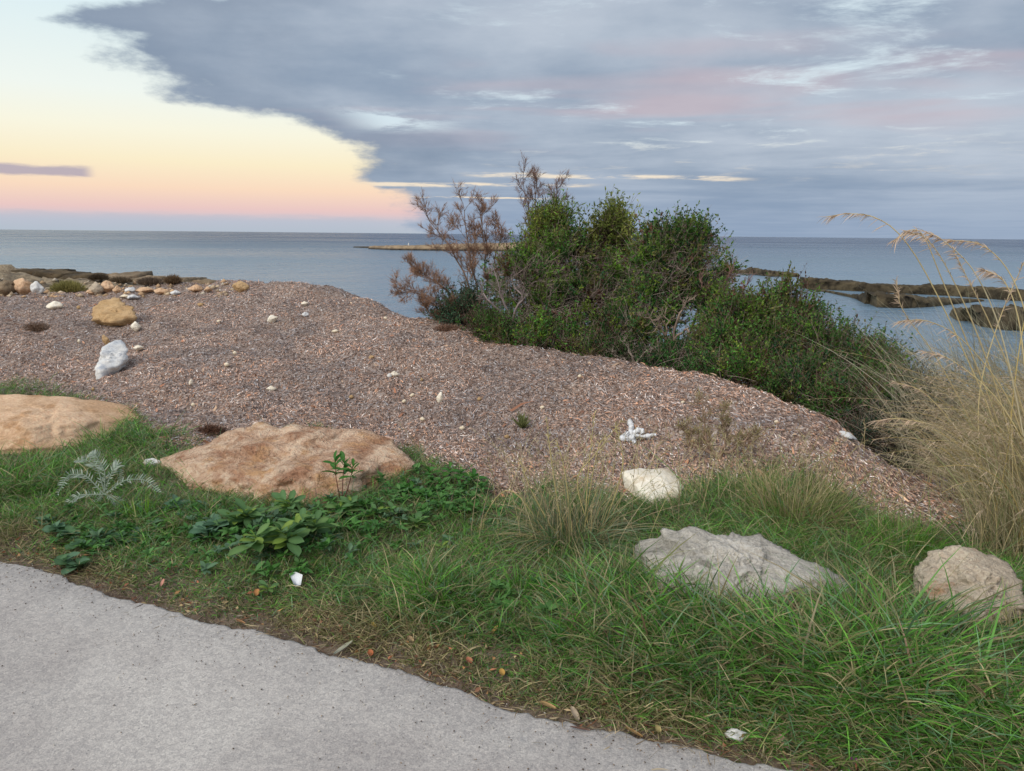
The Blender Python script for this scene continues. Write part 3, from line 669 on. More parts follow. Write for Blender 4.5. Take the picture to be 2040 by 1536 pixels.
# seagrass clumps (dark reddish)
def fuzz(name, px, py, w, h, c0, label, n=1600, cat='seaweed', L=0.04):
    b = g1(px, py + h * 0.3); s = b[1] / F; mb = MB()
    d = rdir(n); d[:, 2] = np.abs(d[:, 2]); p = b + d * R.uniform(0.3, 1, (n, 1)) * np.array([w * s / 2, w * s / 3, h * s * 0.55])
    cc = np.array(c0) * R.uniform(0.5, 1.6, (n, 1))
    ribbons(mb, p, unit(rdir(n) + d * 0.4), R.uniform(0.4, 1.2, n) * L, 0.004, rdir(n) * 0.5, 3, cc)
    return tag(mb.build(name, M_litter, origin=b), label, cat)
fuzz('seaweed_clump', 420, 857, 66, 26, (0.12, 0.055, 0.03), 'dark reddish brown seaweed clump above the left end of the reddish boulder')
fuzz('seaweed_clump', 890, 652, 60, 16, (0.16, 0.085, 0.05), 'rusty seaweed clump at the bank top left of the bushes')
fuzz('seaweed_clump', 75, 650, 60, 30, (0.16, 0.095, 0.055), 'rusty brown seaweed clump on the left slope of the bank', L=0.06)

# ------------------------------------------------------------------ litter on the bank
def litter(n, L0, W0, palette, weights, yk=1.0, name='dry_seagrass_leaves', seed=0, lift=0.012, ymin=0.0, big=False):
    Y = 3.7 * (14.5 / 3.7) ** (R.uniform(0, 1, n) ** 1.02); x = R.uniform(-1.08, 1.0, n) * (0.72 * Y + 0.9)
    ok = (Y > Yg(x) - 0.15 + 0.35 * fbm(x * 3, Y * 3, 2) - (R.uniform(0, 1, n) < 0.12) * 0.4)
    x = x[ok]; Y = Y[ok]; n = len(x)
    z = H(x, Y); ok = z > -0.6; x, Y, z = x[ok], Y[ok], z[ok]; n = len(x)
    k = (1 + 0.05 * (Y - 4))
    az = R.uniform(0, 2 * math.pi, n); az = np.where(R.uniform(0, 1, n) < 0.45, R.normal(1.9, 0.4, n), az)
    el = np.abs(R.normal(0, 0.33, n))
    d = np.stack([np.cos(az) * np.cos(el), np.sin(az) * np.cos(el), np.sin(el)], 1)
    L = R.lognormal(0, 0.45, n) * L0 * k
    gr = np.stack([(H(x + 0.05, Y) - H(x - 0.05, Y)) / 0.1, (H(x, Y + 0.05) - H(x, Y - 0.05)) / 0.1], 1)
    d[:, 2] += d[:, 0] * gr[:, 0] + d[:, 1] * gr[:, 1]; d = unit(d)
    p = np.stack([x, Y, z + R.uniform(0, lift, n)], 1) - d * (L * 0.4)[:, None]; p[:, 2] = np.maximum(p[:, 2], z - 0.004)
    ci = R.choice(len(palette), n, p=weights); c = np.array(palette)[ci] * R.uniform(0.7, 1.35, (n, 1))
    pat = fbm(x * 1.1, Y * 1.5, 14, 4) + 0.6 * fbm(x * 4, Y * 4, 17, 2)
    c = c * np.array([1.03, 1.0, 0.98]) * (1.08 + 0.6 * np.clip(pat, -0.6, 0.6))[:, None] * np.where(pat[:, None] < -0.25, np.array([0.9, 0.98, 1.08]), 1.0)
    mb = MB(); bend = rdir(n) * 0.25; bend[:, 2] -= 0.12 + el * 0.4
    side = unit(np.cross(d, np.array([0, 0, 1.0]) + 0.7 * rdir(n)))
    ribbons(mb, p, d, L, R.uniform(0.6, 1.4, n) * W0 * k, bend, 2, c, c * 1.05, side, 0.9)
    o = mb.build(name, M_litter); return o
pal = [lin((118, 92, 76)), lin((158, 130, 112)), lin((188, 158, 138)), lin((176, 168, 164)), lin((220, 212, 204)), lin((84, 68, 62)), lin((186, 142, 110))]
o = litter(400000, 0.029, 0.0064, pal, [0.18, 0.28, 0.22, 0.13, 0.05, 0.07, 0.07])
tag(o, 'loose dry brown and silvery seagrass leaves covering the bank', 'seagrass litter', kind='stuff')
o = litter(2600, 0.042, 0.018, [lin((180, 136, 106)), lin((160, 112, 84)), lin((190, 162, 132)), lin((118, 84, 66))], [0.35, 0.3, 0.2, 0.15], name='fibre_scraps', lift=0.025)
tag(o, 'larger orange and tan bark-like scraps strewn over the bank', 'litter scraps', kind='stuff')

# ------------------------------------------------------------------ grass
def blob(x, y, px, py, rx, ry=None):
    q = z0(px, py, 0.05); ry = ry or rx
    return np.exp(-((x - q[0]) / rx) ** 2 - ((y - q[1]) / ry) ** 2)
rocks_xy = [(o_.location.x, o_.location.y, o_.dimensions.x / 2, o_.dimensions.y / 2) for o_ in COL.objects if o_.type == 'MESH' and o_.name.startswith(('boulder', 'flat_stone'))]
def outside_rocks(x, y, k=0.62):
    m_ = np.ones(len(x), bool)
    for a, b, rx, ry in rocks_xy: m_ &= ((x - a) / (rx * k)) ** 2 + ((y - b) / (ry * k)) ** 2 > 1
    return m_
def grass_field(n):
    x = R.uniform(-1, 1, n); Y = 1.9 * (7.6 / 1.9) ** R.uniform(0, 1, n); x = x * (0.78 * Y + 0.7)
    yp = Yp(x); yg = Yg(x)
    nb = fbm(x * 2.5, Y * 2.5, 41); nf = fbm(x * 9, Y * 9, 44, 2)
    d = Y - yp; e = yg + 0.22 * nb + 0.2 * nf - Y
    lush = 1.0 * blob(x, Y, 1600, 1290, 0.75, 0.35) + 0.9 * blob(x, Y, 1900, 1400, 0.6, 0.35) + 0.5 * blob(x, Y, 1250, 1200, 0.35) + 0.55 * blob(x, Y, 870, 1180, 0.22) + 0.7 * blob(x, Y, 60, 960, 0.5, 0.4) + 0.5 * blob(x, Y, 250, 880, 0.4)
    lush += 0.35 * blob(x, Y, 350, 1040, 0.6, 0.35) + 0.3 * blob(x, Y, 1400, 1180, 0.5, 0.2)
    fine = blob(x, Y, 1560, 1030, 0.8, 0.45) + 0.8 * blob(x, Y, 1800, 1080, 0.4, 0.4) + 0.6 * blob(x, Y, 1150, 960, 0.35, 0.3)
    dens = np.clip(d / 0.10, 0.18, 1) * np.clip(e / 0.25 + 0.25, 0, 1)
    dens *= np.clip(0.75 + 0.9 * nf + 0.5 * lush, 0.25, 1)
    ok = (R.uniform(0, 1, n) < dens) & (d > 0.0 + 0.04 * nf) & outside_rocks(x, Y)
    return x[ok], Y[ok], d[ok], e[ok], lush[ok], fine[ok], nb[ok], nf[ok]
def grass():
    x, Y, d, e, lush, fine, nb, nf = grass_field(520000)
    n = len(x)
    keep = R.uniform(0, 1, n) < 200000 / n if n > 200000 else np.ones(n, bool)
    x, Y, d, e, lush, fine, nb, nf = [a[keep] for a in (x, Y, d, e, lush, fine, nb, nf)]; n = len(x)
    dist = np.clip(d / 0.5, 0, 1)
    L = (0.034 + 0.045 * dist + 0.12 * lush + 0.11 * fine) * R.lognormal(0, 0.35, n)
    L *= np.clip(0.9 + 0.6 * nb, 0.5, 1.4)
    W = np.where(fine > 0.5, 0.0032, 0.0040 + 0.0048 * np.clip(lush, 0, 1)) * R.uniform(0.6, 1.35, n)
    az = R.uniform(0, 2 * math.pi, n); ln = R.uniform(0.1, 0.9, n) + 0.25 * (1 - dist)
    d0 = unit(np.stack([np.cos(az) * ln, np.sin(az) * ln, np.ones(n)], 1))
    b = np.stack([np.cos(az) * 0.5, np.sin(az) * 0.5, -0.35 - 0.35 * R.uniform(0, 1, n)], 1) * R.uniform(0.3, 1.15, (n, 1)) + rdir(n) * 0.12
    p = np.stack([x, Y, H(x, Y) - 0.004], 1)
    g1_, g2_, g3_ = np.array((0.075, 0.20, 0.032)), np.array((0.135, 0.33, 0.05)), np.array((0.13, 0.24, 0.12))
    ol, st, dk = np.array((0.19, 0.20, 0.075)), np.array((0.42, 0.35, 0.20)), np.array((0.17, 0.11, 0.07))
    r = R.uniform(0, 1, (n, 1))
    c = np.where(r < 0.5, g1_, np.where(r < 0.75, g2_, g3_))
    drier = np.clip(0.98 - dist * 1.2 + 0.75 * nb - 0.9 * lush + 0.55 * fine + 0.5 * blob(x, Y, 60, 1050, 0.4, 0.25) + 0.55 * blob(x, Y, 950, 1300, 0.9, 0.2) + 0.5 * blob(x, Y, 1800, 1180, 0.25) + 0.35 * blob(x, Y, 1350, 1290, 0.35, 0.15), 0.20, 0.93)[:, None]
    r2 = R.uniform(0, 1, (n, 1)); r3 = R.uniform(0, 1, (n, 1))
    c = np.where(r2 < drier, np.where(r3 < 0.5, ol, np.where(r3 < 0.85, st, dk)), c)
    c = c * R.uniform(0.55, 1.6, (n, 1)) * (1 + 0.5 * fbm(x * 5, Y * 5, 91, 3))[:, None]; tip = np.where(R.uniform(0, 1, (n, 1)) < 0.25, st * 0.9, c * 1.25)
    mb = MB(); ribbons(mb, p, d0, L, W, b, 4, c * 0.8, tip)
    return mb
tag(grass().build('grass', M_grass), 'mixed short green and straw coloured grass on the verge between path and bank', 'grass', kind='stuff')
def thatch(n=42000):
    x = R.uniform(-1, 1, n); Y = 1.9 * (7 / 1.9) ** R.uniform(0, 1, n); x = x * (0.78 * Y + 0.7)
    d = Y - Yp(x); nb = fbm(x * 2.5, Y * 2.5, 41)
    ok = (d > -0.03) & (Y < Yg(x) + 0.1) & (R.uniform(0, 1, n) < np.clip(np.exp(-d / 0.35) + 0.25 + 0.5 * nb, 0.1, 1)) & outside_rocks(x, Y)
    ok |= (d < 0) & (d > -0.16) & (R.uniform(0, 1, n) < 0.22 * np.exp(d / 0.05))
    x, Y = x[ok], Y[ok]; n = len(x); az = R.uniform(0, 2 * math.pi, n)
    dd = unit(np.stack([np.cos(az), np.sin(az), R.uniform(-0.02, 0.35, n)], 1))
    pal_ = np.array([(0.30, 0.22, 0.13), (0.42, 0.34, 0.22), (0.13, 0.08, 0.05), (0.22, 0.11, 0.06), (0.34, 0.30, 0.24)])
    c = pal_[R.choice(5, n, p=[0.3, 0.25, 0.2, 0.12, 0.13])] * R.uniform(0.6, 1.2, (n, 1))
    mb = MB(); z = np.maximum(H(x, Y), np.where(Y < Yp(x), 0.023, -1)) + R.uniform(0.001, 0.015, n)
    ribbons(mb, np.stack([x, Y, z], 1), dd, R.uniform(0.02, 0.075, n), R.uniform(0.0018, 0.005, n), rdir(n) * 0.3 * np.array([1, 1, 0.3]), 3, c)
    return mb
tag(thatch().build('dead_grass_litter', M_dry), 'dead straw and brown plant crumbs between the grass and along the path edge', 'plant litter', kind='stuff')

def tuft(name, px, py, n, L, W, cols, label, spread=0.05, lean=0.7, droop=0.6, cat='grass tuft', leanx=0.0, mat=M_grass, origin=None, parent=None, S=6, minlean=0.05):
    b = g1(px, py) if origin is None else np.asarray(origin)
    az = R.uniform(0, 2 * math.pi, n); ln = R.uniform(minlean, lean, n)
    d0 = unit(np.stack([np.cos(az) * ln + leanx, np.sin(az) * ln, np.ones(n)], 1))
    r_ = spread * np.sqrt(R.uniform(0, 1, n)); p = b + np.stack([np.cos(az) * r_, np.sin(az) * r_, np.full(n, -0.005)], 1)
    bd = np.stack([np.cos(az) * 0.35 * ln, np.sin(az) * 0.35 * ln, -droop * R.uniform(0.3, 1.2, n) * (0.3 + ln)], 1) + rdir(n) * 0.08
    cols = np.array(cols); c = cols[R.integers(0, len(cols), n)] * R.uniform(0.7, 1.3, (n, 1))
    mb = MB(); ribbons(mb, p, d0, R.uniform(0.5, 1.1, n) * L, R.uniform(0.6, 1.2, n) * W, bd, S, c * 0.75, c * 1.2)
    o = mb.build(name, mat, parent=parent, origin=b)
    if label: tag(o, label, cat)
    return o, b
GR = [(0.09, 0.27, 0.03), (0.07, 0.20, 0.03), (0.14, 0.31, 0.05)]
GO = [(0.20, 0.25, 0.07), (0.28, 0.27, 0.10), (0.12, 0.20, 0.05), (0.46, 0.39, 0.22), (0.5, 0.42, 0.25)]
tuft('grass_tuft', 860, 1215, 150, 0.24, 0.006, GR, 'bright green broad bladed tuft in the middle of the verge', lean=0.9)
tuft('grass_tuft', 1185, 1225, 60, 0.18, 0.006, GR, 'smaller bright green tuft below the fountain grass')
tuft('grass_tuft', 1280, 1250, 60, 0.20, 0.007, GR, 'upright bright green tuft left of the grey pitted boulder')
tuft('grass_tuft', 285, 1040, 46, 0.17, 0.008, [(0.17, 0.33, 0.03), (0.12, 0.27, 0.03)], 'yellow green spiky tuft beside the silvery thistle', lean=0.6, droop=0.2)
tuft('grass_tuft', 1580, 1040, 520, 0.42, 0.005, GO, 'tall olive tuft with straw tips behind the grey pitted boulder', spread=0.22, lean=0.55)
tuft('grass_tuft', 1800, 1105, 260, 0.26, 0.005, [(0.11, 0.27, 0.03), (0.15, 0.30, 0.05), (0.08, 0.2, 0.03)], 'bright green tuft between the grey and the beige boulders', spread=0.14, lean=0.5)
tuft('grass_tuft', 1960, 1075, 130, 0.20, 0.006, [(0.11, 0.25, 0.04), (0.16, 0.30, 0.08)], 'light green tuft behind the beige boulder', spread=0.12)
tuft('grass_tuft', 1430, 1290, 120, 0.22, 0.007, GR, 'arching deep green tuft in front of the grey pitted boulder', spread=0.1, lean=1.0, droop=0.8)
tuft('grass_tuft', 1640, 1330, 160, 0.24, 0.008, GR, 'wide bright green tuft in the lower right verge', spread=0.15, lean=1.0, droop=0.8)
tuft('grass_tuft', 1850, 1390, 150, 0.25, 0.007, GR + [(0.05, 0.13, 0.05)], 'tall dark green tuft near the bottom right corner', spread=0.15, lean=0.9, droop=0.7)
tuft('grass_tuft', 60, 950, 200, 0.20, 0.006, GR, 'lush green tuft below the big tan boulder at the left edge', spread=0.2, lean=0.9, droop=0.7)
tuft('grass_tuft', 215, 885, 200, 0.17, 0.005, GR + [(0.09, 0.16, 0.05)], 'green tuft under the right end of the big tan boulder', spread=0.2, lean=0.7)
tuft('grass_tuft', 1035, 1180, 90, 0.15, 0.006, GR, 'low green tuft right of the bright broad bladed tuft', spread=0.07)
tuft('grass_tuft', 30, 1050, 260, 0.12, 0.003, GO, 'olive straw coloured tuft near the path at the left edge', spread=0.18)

tuft('straw_tuft', 2035, 1290, 160, 0.30, 0.006, [(0.5, 0.42, 0.2), (0.3, 0.3, 0.14), (0.42, 0.36, 0.24)], 'tan straw tuft at the right edge below the blocky beige boulder', spread=0.10, lean=1.0, droop=0.8, mat=M_dry)
# fountain grass in the middle
fb = g1(1135, 1085); fr = empty('fountain_grass', fb); tag(fr, 'sprawling tan and green fountain grass clump with upright stalks in mid verge', 'grass clump')
GB = [(0.34, 0.30, 0.17), (0.20, 0.27, 0.16), (0.12, 0.22, 0.09), (0.28, 0.30, 0.20), (0.42, 0.35, 0.18)]
o, _ = tuft('blades', 0, 0, 800, 0.52, 0.0052, GB, None, spread=0.17, lean=1.5, droop=0.9, origin=fb, parent=fr, S=8); o['kind'] = 'stuff'
def stalk(parent, org, pix, Ys, r, c, name='stalk', head=0, headcol=(0.45, 0.34, 0.22), n=14):
    """curved stem through photo pixels at given distances, with drooping spikelets near the tip"""
    q = np.array([P(a, b, y) for (a, b), y in zip(pix, Ys)]); k = len(q)
    t = np.linspace(0, k - 1, n); 
    # Catmull-Rom
    qq = np.vstack([2 * q[0] - q[1], q, 2 * q[-1] - q[-2]]); out = []
    for s_ in t:
        i = min(int(s_), k - 2); f_ = s_ - i; a, b, c_, d = qq[i:i + 4]
        out.append(0.5 * ((2 * b) + (-a + c_) * f_ + (2 * a - 5 * b + 4 * c_ - d) * f_ ** 2 + (-a + 3 * b - 3 * c_ + d) * f_ ** 3))
    pts = np.array(out); mb = MB(); tubes(mb, pts[None], np.linspace(r, r * 0.35, n)[None], 5, np.array([c]))
    o = mb.build(name, M_dry, parent=parent, origin=org)
    if head:
        m = head; i0 = int(n * 0.62); ts = R.uniform(0, 1, m) ** 0.8
        f_ = i0 + ts * (n - 1 - i0); ii = np.clip(f_.astype(int), 0, n - 2); fr_ = (f_ - ii)[:, None]
        p = pts[ii] * (1 - fr_) + pts[ii + 1] * fr_; tg = unit(pts[ii + 1] - pts[ii])
        d = unit(tg * 0.9 + rdir(m) * 0.55 + np.array([0, 0, -0.25]))
        hc = np.array(headcol) * R.uniform(0.7, 1.3, (m, 1))
        mh = MB(); ribbons(mh, p, d, R.uniform(0.02, 0.07, m), R.uniform(0.003, 0.006, m), np.tile([0, 0, -0.35], (m, 1)) + rdir(m) * 0.2, 3, hc)
        mh.build('seed_head', M_dry, parent=o, origin=org)
    return o
for pix in ([(1180, 1070), (1150, 960), (1190, 900), (1240, 835)], [(1110, 1070), (1060, 980), (1030, 900)], [(1120, 1060), (1100, 930), (1088, 830)], [(1140, 1060), (1125, 940), (1110, 880)],
            [(1165, 1060), (1172, 940), (1185, 820)], [(1100, 1080), (1030, 985), (990, 990), (950, 1060)], [(1200, 1060), (1240, 930), (1225, 840)], [(1180, 1080), (1170, 1020), (1190, 900), (1205, 870)],
            [(1150, 1100), (1095, 1120), (1093, 1170)], [(1190, 1080), (1180, 1100), (1150, 1140)]):
    stalk(fr, fb, pix, np.linspace(fb[1], fb[1] - 0.05, len(pix)) if pix[-1][1] > 1100 else np.linspace(fb[1], fb[1] + 0.1, len(pix)), 0.0038, (0.50, 0.43, 0.20), head=22, headcol=(0.48, 0.4, 0.2))

def wisps(parent, org, n, cx_, cy_, rx_, ry_, h0, h1, name='wisps'):
    q = z0(cx_, cy_, 0.05); b = np.stack([q[0] + R.normal(size=n) * rx_, q[1] + R.normal(size=n) * ry_, np.zeros(n)], 1); b[:, 2] = H(b[:, 0], b[:, 1])
    t = np.linspace(0, 1, 9)[None, :, None]; L = R.uniform(h0, h1, n)[:, None, None]; ln = R.normal(size=(n, 2)) * 0.22
    d0 = unit(np.concatenate([ln, np.ones((n, 1))], 1)); bd = np.concatenate([ln * 0.8, -0.18 * R.uniform(0, 1.3, (n, 1))], 1)
    mb = MB(); pts = b[:, None] + L * (d0[:, None] * t + bd[:, None] * t ** 2)
    tubes(mb, pts, np.linspace(0.0022, 0.0008, 9)[None], 3, np.array([(0.50, 0.43, 0.22), (0.58, 0.50, 0.32), (0.34, 0.36, 0.16), (0.44, 0.34, 0.22)])[R.integers(0, 4, n)])
    m = 9; p = np.repeat(pts[:, 7], m, 0) + np.repeat(pts[:, 8] - pts[:, 6], m, 0) * R.uniform(-0.6, 0.5, (n * m, 1)); dd = unit(np.repeat(pts[:, 8] - pts[:, 7], m, 0) * 8 + rdir(n * m) * 0.5)
    ribbons(mb, p, dd, R.uniform(0.012, 0.03, n * m), 0.0035, rdir(n * m) * 0.2, 3, np.tile((0.52, 0.44, 0.27), (n * m, 1)) * R.uniform(0.7, 1.2, (n * m, 1)))
    o = mb.build(name, M_dry, parent, org)
    o['kind'] = 'stuff'; return o
wisps(fr, fb, 110, 1130, 1060, 0.20, 0.12, 0.28, 0.62, 'thin_stalks')
tag(wisps(None, (0, 0, 0), 150, 1560, 1010, 0.42, 0.16, 0.18, 0.50, 'straw_wisps'), 'thin straw wisps standing in the olive grass behind the grey boulder', 'dry grass')
tag(wisps(None, (0, 0, 0), 90, 1350, 960, 0.5, 0.12, 0.15, 0.42, 'straw_wisps'), 'sparse straw wisps where the grass thins into the bank around the flat cream stone', 'dry grass')
# tall dry grass on the right
def tallgrass():
    gb_ = np.array([2.62, 3.85, 0.0]); gb_[2] = H(gb_[0], gb_[1])
    root = empty('tall_dry_grass', gb_); tag(root, 'tall golden dry grass with drooping feathery heads leaning in from the right edge', 'dry grass clump')
    gold = [(0.62, 0.48, 0.19), (0.68, 0.56, 0.30), (0.58, 0.47, 0.26), (0.62, 0.54, 0.36)]
    main = [([(2010, 1040), (1985, 860), (1920, 700), (1845, 545), (1790, 465), (1740, 432), (1690, 426), (1645, 432)], 3.9),
            ([(2030, 1060), (2000, 880), (1930, 690), (1870, 540), (1840, 470), (1815, 458), (1780, 480)], 3.8),
            ([(2045, 1040), (2010, 860), (1960, 700), (1900, 560), (1850, 480), (1800, 460)], 3.7),
            ([(1990, 1050), (1960, 900), (1870, 720), (1800, 620), (1785, 560)], 4.1),
            ([(2060, 1000), (2030, 820), (1990, 650), (1940, 540), (1880, 480), (1845, 462)], 3.6),
            ([(2060, 900), (2020, 760), (1970, 640), (1930, 560), (1900, 500)], 3.9),
            ([(2080, 900), (2060, 700), (2020, 560), (1960, 490), (1890, 478)], 3.7),
            ([(1970, 1060), (1930, 900), (1850, 790), (1780, 760)], 4.2),
            ([(2000, 1060), (1960, 930), (1890, 860), (1800, 835), (1745, 838)], 4.0),
            ([(2080, 1100), (2045, 900), (2000, 780), (1920, 680), (1850, 640), (1790, 640)], 3.6),
            ([(2020, 1050), (2010, 900), (2030, 700), (2060, 560), (2080, 490)], 3.9),
            ([(1960, 1000), (1950, 800), (1990, 640), (2050, 500)], 4.0),
            ([(2090, 1000), (2050, 800), (2030, 640), (2000, 560), (1955, 535)], 3.5),
            ([(2100, 1080), (2060, 930), (1990, 800), (1900, 720), (1840, 700)], 3.6)]
    for pix, y in main:
        k = len(pix); stalk(root, gb_, pix, np.linspace(y, y + 0.12, k), 0.0042, gold[R.integers(4)], 'stem', head=75, headcol=(0.58, 0.44, 0.33), n=22)
    # the other thin stems, joined
    n = 620; mb = MB(); t = np.linspace(0, 1, 12)[None, :, None]
    b = np.stack([R.uniform(2.25, 3.9, n), R.uniform(3.5, 4.9, n), np.zeros(n)], 1); b[:, 2] = H(b[:, 0], b[:, 1])
    kk = b[:, 0] / b[:, 1]; b[:, 0] += np.where(kk < 0.66, 0.5, 0); b[:, 2] = H(b[:, 0], b[:, 1]); kk = b[:, 0] / b[:, 1]; L = R.uniform(0.5, 1.5, n) * np.clip((kk - 0.50) / 0.22, 0.3, 1.05); dx_ = R.normal(-0.13, 0.12, n); dy_ = R.normal(0, 0.2, n)
    d0 = unit(np.stack([dx_, dy_, np.ones(n)], 1)); bd = np.stack([dx_ * 0.9 - 0.08, dy_ * 0.5, -0.25 - 0.3 * R.uniform(0, 1, n)], 1)
    pts = b[:, None] + L[:, None, None] * (d0[:, None] * t + bd[:, None] * t ** 2.4)
    tubes(mb, pts, np.linspace(0.0026, 0.0011, 12)[None] * R.uniform(0.7, 1.3, (n, 1)), 3, np.array(gold)[R.integers(0, 4, n)] * R.uniform(0.6, 1.1, (n, 1)))
    o = mb.build('thin_stems', M_dry, root, gb_); o['kind'] = 'stuff'
    m = 26; mh = MB(); ii = R.integers(7, 12, (n, m)); p = pts[np.arange(n)[:, None], ii].reshape(-1, 3); q0 = pts[np.arange(n)[:, None], ii - 1].reshape(-1, 3)
    f_ = R.uniform(0, 1, (len(p), 1)); d = unit(unit(p - q0) * 0.8 + rdir(len(p)) * 0.7 + np.array([-0.1, 0, -0.3])); p = q0 + (p - q0) * f_
    ribbons(mh, p, d, R.uniform(0.015, 0.05, len(p)), R.uniform(0.002, 0.004, len(p)), np.tile([0, 0, -0.3], (len(p), 1)), 3, np.array((0.50, 0.39, 0.29)) * R.uniform(0.65, 1.3, (len(p), 1)))
    o = mh.build('seed_heads', M_dry, root, gb_); o['kind'] = 'stuff'
    # curled blades low down
    n = 16000; x = R.uniform(2.0, 4.2, n); y = R.uniform(3.5, 5.0, n); ok = R.uniform(0, 1, n) < np.clip((x / y - 0.635) / 0.07, 0.0, 1); x, y = x[ok], y[ok]; n = len(x)
    b = np.stack([x, y, H(x, y)], 1); az = R.uniform(0, 2 * math.pi, n); ln = R.uniform(0.0, 0.6, n)
    d0 = unit(np.stack([np.cos(az) * ln - 0.2, np.sin(az) * ln, np.ones(n)], 1)); bd = np.stack([np.cos(az) * 0.5 * ln - 0.1, np.sin(az) * 0.4 * ln, -0.42 * R.uniform(0.3, 1.1, n)], 1) + rdir(n) * 0.12
    pc = np.array([(0.60, 0.50, 0.28), (0.68, 0.60, 0.42), (0.50, 0.45, 0.27), (0.32, 0.36, 0.16), (0.54, 0.45, 0.30)])
    c = pc[R.integers(0, 5, n)] * R.uniform(0.6, 1.2, (n, 1)); mb = MB()
    ribbons(mb, b, d0, R.uniform(0.25, 1.0, n) * np.clip((x / y - 0.5) / 0.18, 0.35, 1.1), R.uniform(0.0018, 0.0048, n), bd, 9, c * 0.85, c)
    o = mb.build('blades', M_dry, root, gb_); o['kind'] = 'stuff'
tallgrass()
# paler finer grass further back, on the slope down to the water
def finegrass():
    b0 = np.array([4.0, 6.2, 0.0]); b0[2] = H(b0[0], b0[1]); root = empty('feathery_grass', b0)
    tag(root, 'pale feathery grass in front of the water, behind the tall golden stems', 'dry grass clump')
    n = 11000; x = R.uniform(2.9, 6.5, n); y = R.uniform(5.2, 7.8, n)
    b = np.stack([x, y, H(x, y)], 1); az = R.uniform(0, 2 * math.pi, n); ln = R.uniform(0.0, 0.5, n)
    L = (0.55 + 1.15 * np.clip((x / y - 0.50) / 0.12, 0, 1)) * R.uniform(0.5, 1.15, n)
    d0 = unit(np.stack([np.cos(az) * ln - 0.15, np.sin(az) * ln, np.ones(n)], 1)); bd = np.stack([np.cos(az) * 0.4 * ln - 0.12, np.sin(az) * 0.4 * ln, -0.35 * R.uniform(0.3, 1.1, n)], 1) + rdir(n) * 0.12
    pc = np.array([(0.46, 0.42, 0.30), (0.56, 0.52, 0.40), (0.36, 0.36, 0.24), (0.30, 0.27, 0.17)])
    c = pc[R.integers(0, 4, n)] * R.uniform(0.7, 1.2, (n, 1)); mb = MB()
    ribbons(mb, b, d0, L, R.uniform(0.0025, 0.0055, n), bd, 8, c * 0.7, c)
    o = mb.build('blades', M_dry, root, b0); o['kind'] = 'stuff'
finegrass()

